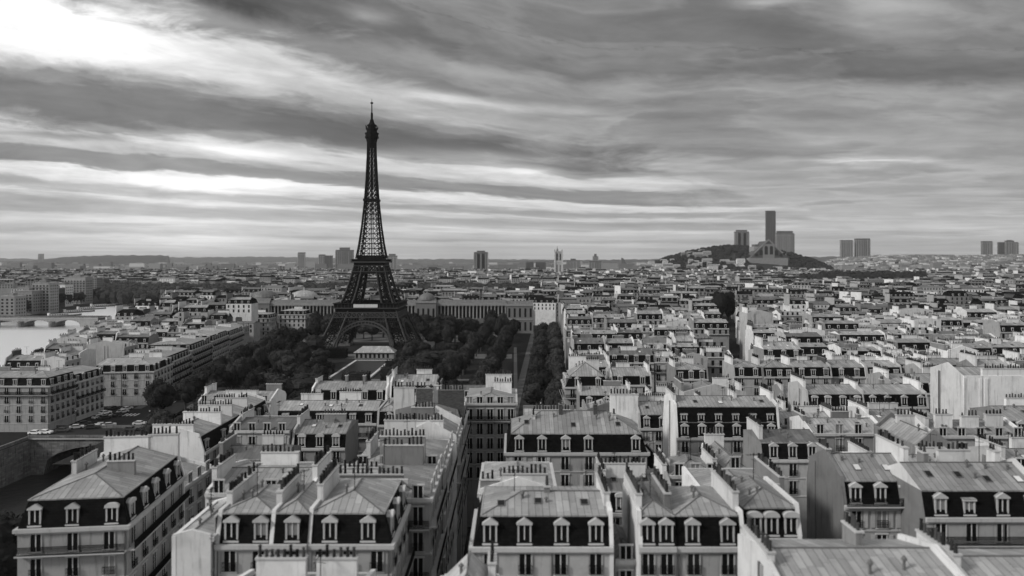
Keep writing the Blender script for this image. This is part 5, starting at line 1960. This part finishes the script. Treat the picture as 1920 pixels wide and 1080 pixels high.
wood('woodland', 'dark belt of woods behind the palace and tower', patch(-.57, .035, 850, 1235, 2300, 13, 18.5))
wood('woodland', 'dark belt of woods on the right below the distant tower blocks', patch(.43, .57, 1360, 1640, 420, 20, 31) + patch(.37, .46, 1400, 1650, 260, 16, 25) + patch(.55, .76, 1340, 1480, 420, 14, 22))
wood('woodland', 'dark woods at the left edge beyond the far bank blocks', band(-60, 150, 528, 14, 150, 200) + band(150, 330, 515, 6, 200, 80) + band(330, 700, 516, 5, 260, 120))
HP = [(1170, 515), (1225, 498), (1262, 484), (1300, 475), (1340, 468), (1372, 465), (1420, 470), (1480, 479), (1530, 494), (1570, 512)]
hm_ = hill('hill', HP, 2700, 640, HILLM, 3)
hm_.name = 'hill.001' if hm_.name == 'hill' else hm_.name


def hillz(px, y):
    d, th = 2700, 640
    f = (y - d) / th + .5
    if not 0 <= f <= 1:
        return 0
    py = None
    for (a, ya_), (b, yb) in zip(HP[:-1], HP[1:]):
        if a <= px <= b:
            py = ya_ + (yb - ya_) * (px - a) / (b - a)
    if py is None:
        return 0
    return max(0, math.sin(math.pi * f) ** .8 * (CH - (py - HZ) * d / FPX))


spots = []
for i in range(900):
    px = qt.uniform(1190, 1560)
    yy = qt.uniform(2390, 2760)
    if px < 1290 and qt.random() < .45 and yy < 2600:
        continue
    if 1403 < px < 1480 and 2430 < yy < 2640:
        continue
    spots.append(((px - 960) * yy / FPX, yy, hillz(px, yy) - 2, qt.uniform(7, 12), qt.uniform(11, 19)))
wood('hill_woodland', 'dark trees covering the city hill on the right', spots)
for i, px in enumerate(sorted(qt.uniform(1200, 1330) for _ in range(40)) + sorted(qt.uniform(1330, 1550) for _ in range(20))):
    yy = qt.uniform(2400, 2600) if i < 40 else qt.uniform(2380, 2440)
    x = (px - 960) * yy / FPX
    z = hillz(px, yy)
    w_, h = qt.uniform(14, 34), qt.uniform(12, 22)
    m = MB()
    m.box(-w_ / 2, w_ / 2, 0, 12, -4, h, qt.choice((PLAST, STONE, STONED)))
    m.poly([(-w_ / 2 - .5, -.5, h + .02), (w_ / 2 + .5, -.5, h + .02), (w_ / 2, 6, h + 3.5), (-w_ / 2, 6, h + 3.5)], ZINC)
    m.poly([(w_ / 2 + .5, 12.5, h + .02), (-w_ / 2 - .5, 12.5, h + .02), (-w_ / 2, 6, h + 3.5), (w_ / 2, 6, h + 3.5)], ZINC)
    for f in range(1, int(h / 3.4)):
        for j in range(int(w_ / 3.6)):
            xx = -w_ / 2 + 1.8 + j * 3.6
            m.poly([(xx - .9, -.06, f * 3.4), (xx + .9, -.06, f * 3.4), (xx + .9, -.06, f * 3.4 + 1.9), (xx - .9, -.06, f * 3.4 + 1.9)], GLASSD)
    o = m.build('hillside_house')
    o.location = (x, yy, z)
    tag(o, f'small pale house on the left flank of the wooded hill, {ordw(i + 1)} from the left' if i < 40 else f'small pale house at the foot of the wooded hill, {ordw(i - 39)} from the left', 'house', 'houses on the left flank of the hill' if i < 40 else 'houses at the foot of the hill')

# low built-up ridge that hides the feet of the far right towers
RP = [(1500, 503), (1570, 487), (1640, 482), (1720, 481), (1800, 482), (1860, 481), (1920, 480), (2000, 481), (2200, 484), (2350, 500)]
hill('built_up_ridge', RP, 3150, 760, GROUND, 3)
rm = MB()
for i in range(1500):
    px, yy = qt.uniform(1510, 1990), qt.uniform(2775, 3190)
    f = (yy - 3150) / 760 + .5
    pyr = None
    for (a, ya_), (b, yb) in zip(RP[:-1], RP[1:]):
        if a <= px <= b:
            pyr = ya_ + (yb - ya_) * (px - a) / (b - a)
    z = max(0, math.sin(math.pi * f) ** .8 * (CH - (pyr - HZ) * 3150 / FPX))
    x = (px - 960) * yy / FPX
    rm.box(x, x + qt.uniform(9, 34), yy, yy + 10, z - 8, z + qt.uniform(3, 10), qt.choice((STONE, STONED, RENDER, PLAST, CONC)), qt.choice((ZINC, ZINCD, SLATE, LEAD)))
o = struct(rm, 'ridge_houses', 'stuff')
o['label'] = 'packed houses on the far ridge at the right horizon'

# basilica on the hill
BX, BY = (1441 - 960) * 2470 / FPX, 2470
bz = 44
r = thing('hilltop_church', 'broad church with steep gabled roof and tall arched windows on the wooded hill', 'church', (BX, BY, bz))
s_ = 2560 / FPX
m = MB()
pr = [(-62, 0), (62, 0), (40, 22), (22, 38), (8, 58), (-8, 58), (-22, 38), (-40, 22)]
m.prism([(a, b + 18) for a, b in pr], 'y', 0, 70, CONCD)
m.box(-66, 66, -2, 70, -8, 18, STONED)
m.box(-20, 20, -2.2, -.1, 18, 66, CONC)
m.build('nave', r)
m = MB()
m.prism([(-46, 34), (0, 78), (46, 34), (50, 36), (0, 83), (-50, 36)], 'y', -3, 0, STONED)
m.build('gable', r)
for k, (xx, hh, zz) in enumerate(((-9, 30, 30), (9, 30, 30), (-26, 18, 28), (26, 18, 28), (-42, 10, 24), (42, 10, 24))):
    m = MB()
    pts = [(xx - 5.5, zz), (xx + 5.5, zz)] + [(xx + 5.5 * math.cos(a), zz + hh - 6 + 5.5 * math.sin(a)) for a in [math.pi * j / 8 for j in range(9)]]
    m.poly([(a, -2.6, b) for a, b in pts], GLASSD)
    m.build('window', r)
m = MB()
m.box(-37, -7, 40, 90, 0, 58, STONED)
m.box(-30, -12, 46, 84, 58, 66, CONCD)
m.build('transept', r)


# ------------------------------------------------------------------ towers on the skyline
def block(label, xl, xr, yt, Y, ribs, mt, cap=None, name='tower_block', dp=None, group='distant tower blocks', dark=0, cols=None):
    s_ = Y / FPX
    a, b = (xl - 960) * s_, (xr - 960) * s_
    h = CH - (yt - HZ) * s_
    w2 = (b - a) / 2
    dp = dp or min(.7 * w2, 24)
    r = thing(name, label, 'tower block', ((a + b) / 2, Y, 0), 0, group)
    m = MB()
    hb = h
    if cap:
        hb = h - cap[1] * s_
    m.box(-w2, w2, 0, dp, 0, hb, mt)
    m.box(-w2 - .8, w2 + .8, -.8, dp + .8, hb - 5, hb - 1.5, CONCD)
    fh = 3.6 * max(1, Y / 2200)
    for f in range(int(hb / fh) - 2):
        z = 4 + f * fh
        m.poly([(-w2 + 1, -.12, z), (w2 - 1, -.12, z), (w2 - 1, -.12, z + fh * .45), (-w2 + 1, -.12, z + fh * .45)], CONCD)
        sx = -1 if (a + b) / 2 > 0 else 1
        m.poly([(sx * (w2 + .12), 1, z), (sx * (w2 + .12), dp - 1, z), (sx * (w2 + .12), dp - 1, z + fh * .45), (sx * (w2 + .12), 1, z + fh * .45)], CONCD)
    m.build('wall', r)
    for j in range(ribs + 1):
        xx = -w2 + 2 * w2 * j / ribs
        m = MB()
        m.box(xx - w2 * .35 / ribs - .2, xx + w2 * .35 / ribs + .2, -1.6, -.05, 0, hb - 5.2, mt)
        m.build('rib', r)
    for (ca, cb) in cols or ():
        m = MB()
        m.box(-w2 + 2 * w2 * ca, -w2 + 2 * w2 * cb, -2.2, -1.62, 6, hb - 6, GLASSD)
        m.build('dark_strip', r)
    if cap:
        m = MB()
        f = cap[0]
        m.box(-w2 * f, w2 * f, dp * .2, dp * .8, hb, h, CONCD)
        m.build('roof_plant', r)
    return r


block('wide ribbed tower block with a stepped top just left of the iron tower', 629.5, 661, 464, 2600, 9, CONC, (.58, 4.5))
block('slender pale tower block left of the wide ribbed one', 559, 571.5, 473, 3300, 3, CONC)
block('low pale tower block of a pair left of the wide ribbed one', 598, 609, 477, 3400, 3, CONC)
block('low dark tower block of a pair left of the wide ribbed one', 609.5, 623, 479, 3350, 3, CONCD)
block('tower block partly hidden behind the right edge of the iron tower', 726, 744, 476, 3200, 3, CONC, (.7, 3))
block('tower block with two dark vertical strips right of the iron tower', 889, 914.5, 470, 2440, 6, CONC, (.6, 2.5), cols=((.2, .4), (.58, .78)))
block('short ribbed block beside the tower block with dark strips', 916, 934, 502, 2400, 5, CONC)
block('low black office box far behind the palace', 804, 819, 501, 2200, 4, GLASSD)
block('small grey office box right of the black one', 823, 836, 505, 2250, 3, CONC)
block('squat dark block of a pair left of the gothic tower', 987, 1000, 491, 2600, 3, CONCD)
block('squat wide block of a pair left of the gothic tower', 1005, 1023, 491, 2620, 4, CONCD)
block('pale low block beside the gothic tower on the skyline', 1063, 1087, 485, 3600, 4, CONC, (.4, 3))
block('broad grey block with side wing right of the gothic tower', 1105, 1128, 489, 2400, 5, CONC)
block('slim stepped tower above the broad grey block', 1112, 1121, 476, 4200, 2, CONC, (.5, 4))
block('tall dark slab tower rising above the church on the hill', 1437, 1453.5, 395, 3150, 4, CONCD)
block('left of two stout towers flanking the hill church, with a banded cap', 1379, 1404, 431, 3100, 6, CONC, (.8, 3), cols=((.18, .38), (.6, .8)))
block('right stout tower flanking the hill church, finely ribbed', 1457, 1489, 433, 3120, 10, CONC, (.9, 4))
block('left tower of the pair between the hill and the right edge', 1578, 1599, 450, 3500, 5, CONC)
block('taller right tower of the pair between the hill and the right edge', 1606, 1631, 447, 3500, 6, CONC)
block('lone dark tower near the right edge of the skyline', 1843, 1860.5, 452, 3500, 4, CONC)
block('left tower of the cluster at the right edge of the skyline', 1873, 1886, 454, 3500, 3, CONCD)
block('tallest tower of the cluster at the right edge of the skyline', 1887, 1901, 450, 3450, 3, CONC, (.6, 1))
block('palest tower of the cluster at the right edge of the skyline', 1898, 1909, 454, 3600, 3, CONC)
block('lone tower far off on the left horizon beside the long hill', 72, 80.5, 476, 6300, 3, CONC)
for i, (a, b, t_) in enumerate([(190, 213, 497), (216, 224, 496), (130, 186, 499), (234, 253, 495)]):
    block(f'pale block at the foot of the long hill, {ordw(i + 1)} from the left', a if i != 2 else 130, b, t_, 4600, 4, CONC, group='pale blocks below the long hill')

# gothic tower
Y = 1890
s_ = Y / FPX
gx = (1047 - 960) * s_
r = thing('gothic_tower', 'pale gothic church tower with pinnacles and a statue on top, in the distance', 'church tower', (gx, Y, 0))
h = CH + 16 * s_
m = MB()
m.box(-10.5, 10.5, -10.5, 10.5, 0, h * .66, STONE)
m.box(-9.6, 9.6, -9.6, 9.6, h * .66, h, STONE)
m.box(-11.2, 11.2, -11.2, 11.2, h * .64, h * .665, TRIM)
m.box(-10.6, 10.6, -10.6, 10.6, h - 1.5, h, TRIM)
for sx in (-1, 1):
    m.box(sx * 9.6 - 1.6, sx * 9.6 + 1.6, -12, -8.8, 0, h, TRIM)
m.build('shaft', r)
for (za, zb_, ww) in ((h * .70, h * .94, 2.6), (h * .30, h * .56, 2.2)):
    for sx in (-1, 1):
        m = MB()
        xx = sx * 4
        m.poly([(xx - ww / 2, -10.55, za), (xx + ww / 2, -10.55, za), (xx + ww / 2, -10.55, zb_ - 2), (xx, -10.55, zb_), (xx - ww / 2, -10.55, zb_ - 2)], GLASSD)
        m.build('window', r)
for sx in (-1, 1):
    for sy in (-1, 1):
        m = MB()
        m.cyl(sx * 9.6, sy * 9.6, h, h + 5, 1.3, .15, STONED, 6)
        m.build('pinnacle', r)
m = MB()
m.cyl(-3, 0, h, h + 6, 3.2, 2.0, STONED, 8)
m.cyl(-3, 0, h + 6, h + 13, 1.3, .3, STONED, 6)
m.build('statue', r)
# wedge shaped monument on the horizon
m = MB()
Y = 3800
s_ = Y / FPX
m.prism([(-12, 0), (16, 0), (16, 34), (-4, 64), (-12, 66)], 'y', 0, 20, CONCD)
o = m.build('wedge_tower')
o.location = ((1170 - 960) * s_, Y, 0)
tag(o, 'small wedge shaped tower on the skyline left of the wooded hill', 'tower')

# ------------------------------------------------------------------ cars and street lamps at the crossroads
def car_parts(paint):
    b = MB()
    pr = [(-2.1, .35), (2.1, .35), (2.15, .75), (2.0, .92), (1.05, 1.0), (.55, 1.38), (-1.1, 1.42), (-1.75, 1.02), (-2.12, .92), (-2.16, .6)]
    b.prism([(x, z) for x, z in pr], 'y', -.82, .82, paint)
    body = b.mesh('body')
    g_ = MB()
    for sy in (-1, 1):
        g_.poly([(x, sy * .83, z) for x, z in ((.9, 1.0), (.5, 1.32), (-1.05, 1.36), (-1.55, 1.02))], GLASSD)
    g_.poly([(1.02, -.72, 1.03), (1.02, .72, 1.03), (.60, .68, 1.37), (.60, -.68, 1.37)], GLASSD)
    g_.poly([(-1.74, .72, 1.06), (-1.74, -.72, 1.06), (-1.16, -.68, 1.42), (-1.16, .68, 1.42)], GLASSD)
    glass = g_.mesh('window')
    wh = MB()
    n = 12
    for j in range(n):
        a0, a1 = 2 * math.pi * j / n, 2 * math.pi * (j + 1) / n
        wh.poly([(.32 * math.cos(a0), -.1, .32 * math.sin(a0)), (.32 * math.cos(a1), -.1, .32 * math.sin(a1)), (.32 * math.cos(a1), .1, .32 * math.sin(a1)), (.32 * math.cos(a0), .1, .32 * math.sin(a0))], RUBBER)
    for sy in (-.1, .1):
        wh.poly([(.32 * math.cos(2 * math.pi * j / n), sy, .32 * math.sin(2 * math.pi * j / n)) for j in range(n)], RUBBER)
    return body, glass, wh.mesh('wheel')


CARS = [car_parts(CARW), car_parts(CARD)]


def car(label, x, y, rz, k, z=.02, group=None):
    r = thing('parked_car', label, 'car', (x, y, z), rz, group)
    b, g_, wh = CARS[k]
    link('body', b, r)
    link('window', g_, r)
    for sx in (-1.3, 1.3):
        for sy in (-.75, .75):
            link('wheel', wh, r, (sx, sy, .32))
    return r


for i, (px, py, rz, k, lab) in enumerate([(67, 817, 0, 0, 'white car at the left end of the canal bridge'), (85, 816, 0, 0, 'white car following another at the left end of the bridge'), (144, 806, 25, 0, 'white car turning near the quayside house'),
                                          (158, 797, 40, 1, 'dark car behind the turning white car'), (172, 806, 20, 1, 'dark car right of the turning white car'), (184, 803, 25, 0, 'white car in the middle of the crossroads'), (190, 800, 25, 0, 'white car just behind the one in mid crossroads'),
                                          (205, 800, 30, 0, 'rightmost white car of the mid crossroads queue'), (197, 786, 60, 1, 'dark car entering from the avenue'), (185, 785, 60, 0, 'white car parked along the quayside house'), (197, 777, 65, 0, 'second white car parked along the quayside house'),
                                          (222, 780, 70, 1, 'dark car in the avenue mouth'), (230, 775, 70, 0, 'pale car in the avenue mouth beside the trees'), (238, 769, 72, 0, 'white car further up the avenue'), (212, 768, 70, 1, 'dark car further up the avenue'), (262, 797, 5, 0, 'white car by the trees on the right of the crossroads'),
                                          (245, 810, 0, 1, 'dark car on the bridge approach'), (118, 812, 4, 1, 'dark car on the bridge')]):
    x, y = W(px, py, 0)
    onb = y < 238.5
    car(lab, x, y, R(rz), k, .40 if onb else .04, 'cars at the crossroads')


def lamp_meshes():
    p = MB()
    p.cyl(0, 0, 0, .6, .16, .12, IRON, 8)
    p.cyl(0, 0, .6, 5.2, .07, .05, IRON, 8)
    p.beam((-.35, 0, 4.7), (.35, 0, 4.7), .05, IRON)
    l_ = MB()
    l_.cyl(0, 0, 5.2, 5.75, .14, .26, WHITE, 8)
    l_.cyl(0, 0, 5.75, 5.95, .28, .05, IRON, 8)
    return p.mesh('post'), l_.mesh('lantern')


LP = lamp_meshes()
for i, (x, y, lab) in enumerate([(-113, 262, 'street lamp on the crossroads before the large tree'), (-121, 240.5, 'street lamp at the middle of the canal bridge approach'), (-146, 241, 'street lamp at the quayside house corner'), (-100, 241, 'street lamp at the right end of the canal bridge'), (-118, 285, 'street lamp at the avenue mouth')]):
    r = thing('street_lamp', lab, 'street lamp', (x, y, .05), 0, 'street lamps at the crossroads')
    link('post', LP[0], r)
    link('lantern', LP[1], r)

# ------------------------------------------------------------------ haze
m = MB()
m.box(-9800, 9800, -500, 14500, -13, 340, IRON)
hz = m.build('haze')
hz.data.materials.clear()
hmat = bpy.data.materials.new('haze')
hmat.use_nodes = True
q = NT(hmat.node_tree)
q.n.clear()
pv = q.new('ShaderNodeVolumePrincipled')
pv.inputs['Color'].default_value = (.9, .9, .9, 1)
pv.inputs['Density'].default_value = 4.2e-5
pv.inputs['Anisotropy'].default_value = .2
mo = q.new('ShaderNodeOutputMaterial')
q.l.new(pv.outputs[0], mo.inputs['Volume'])
hz.data.materials.append(hmat)
hz['kind'] = 'stuff'
print('houses', len(RECTS), 'trees', ntree, 'objects', len(sc.objects))
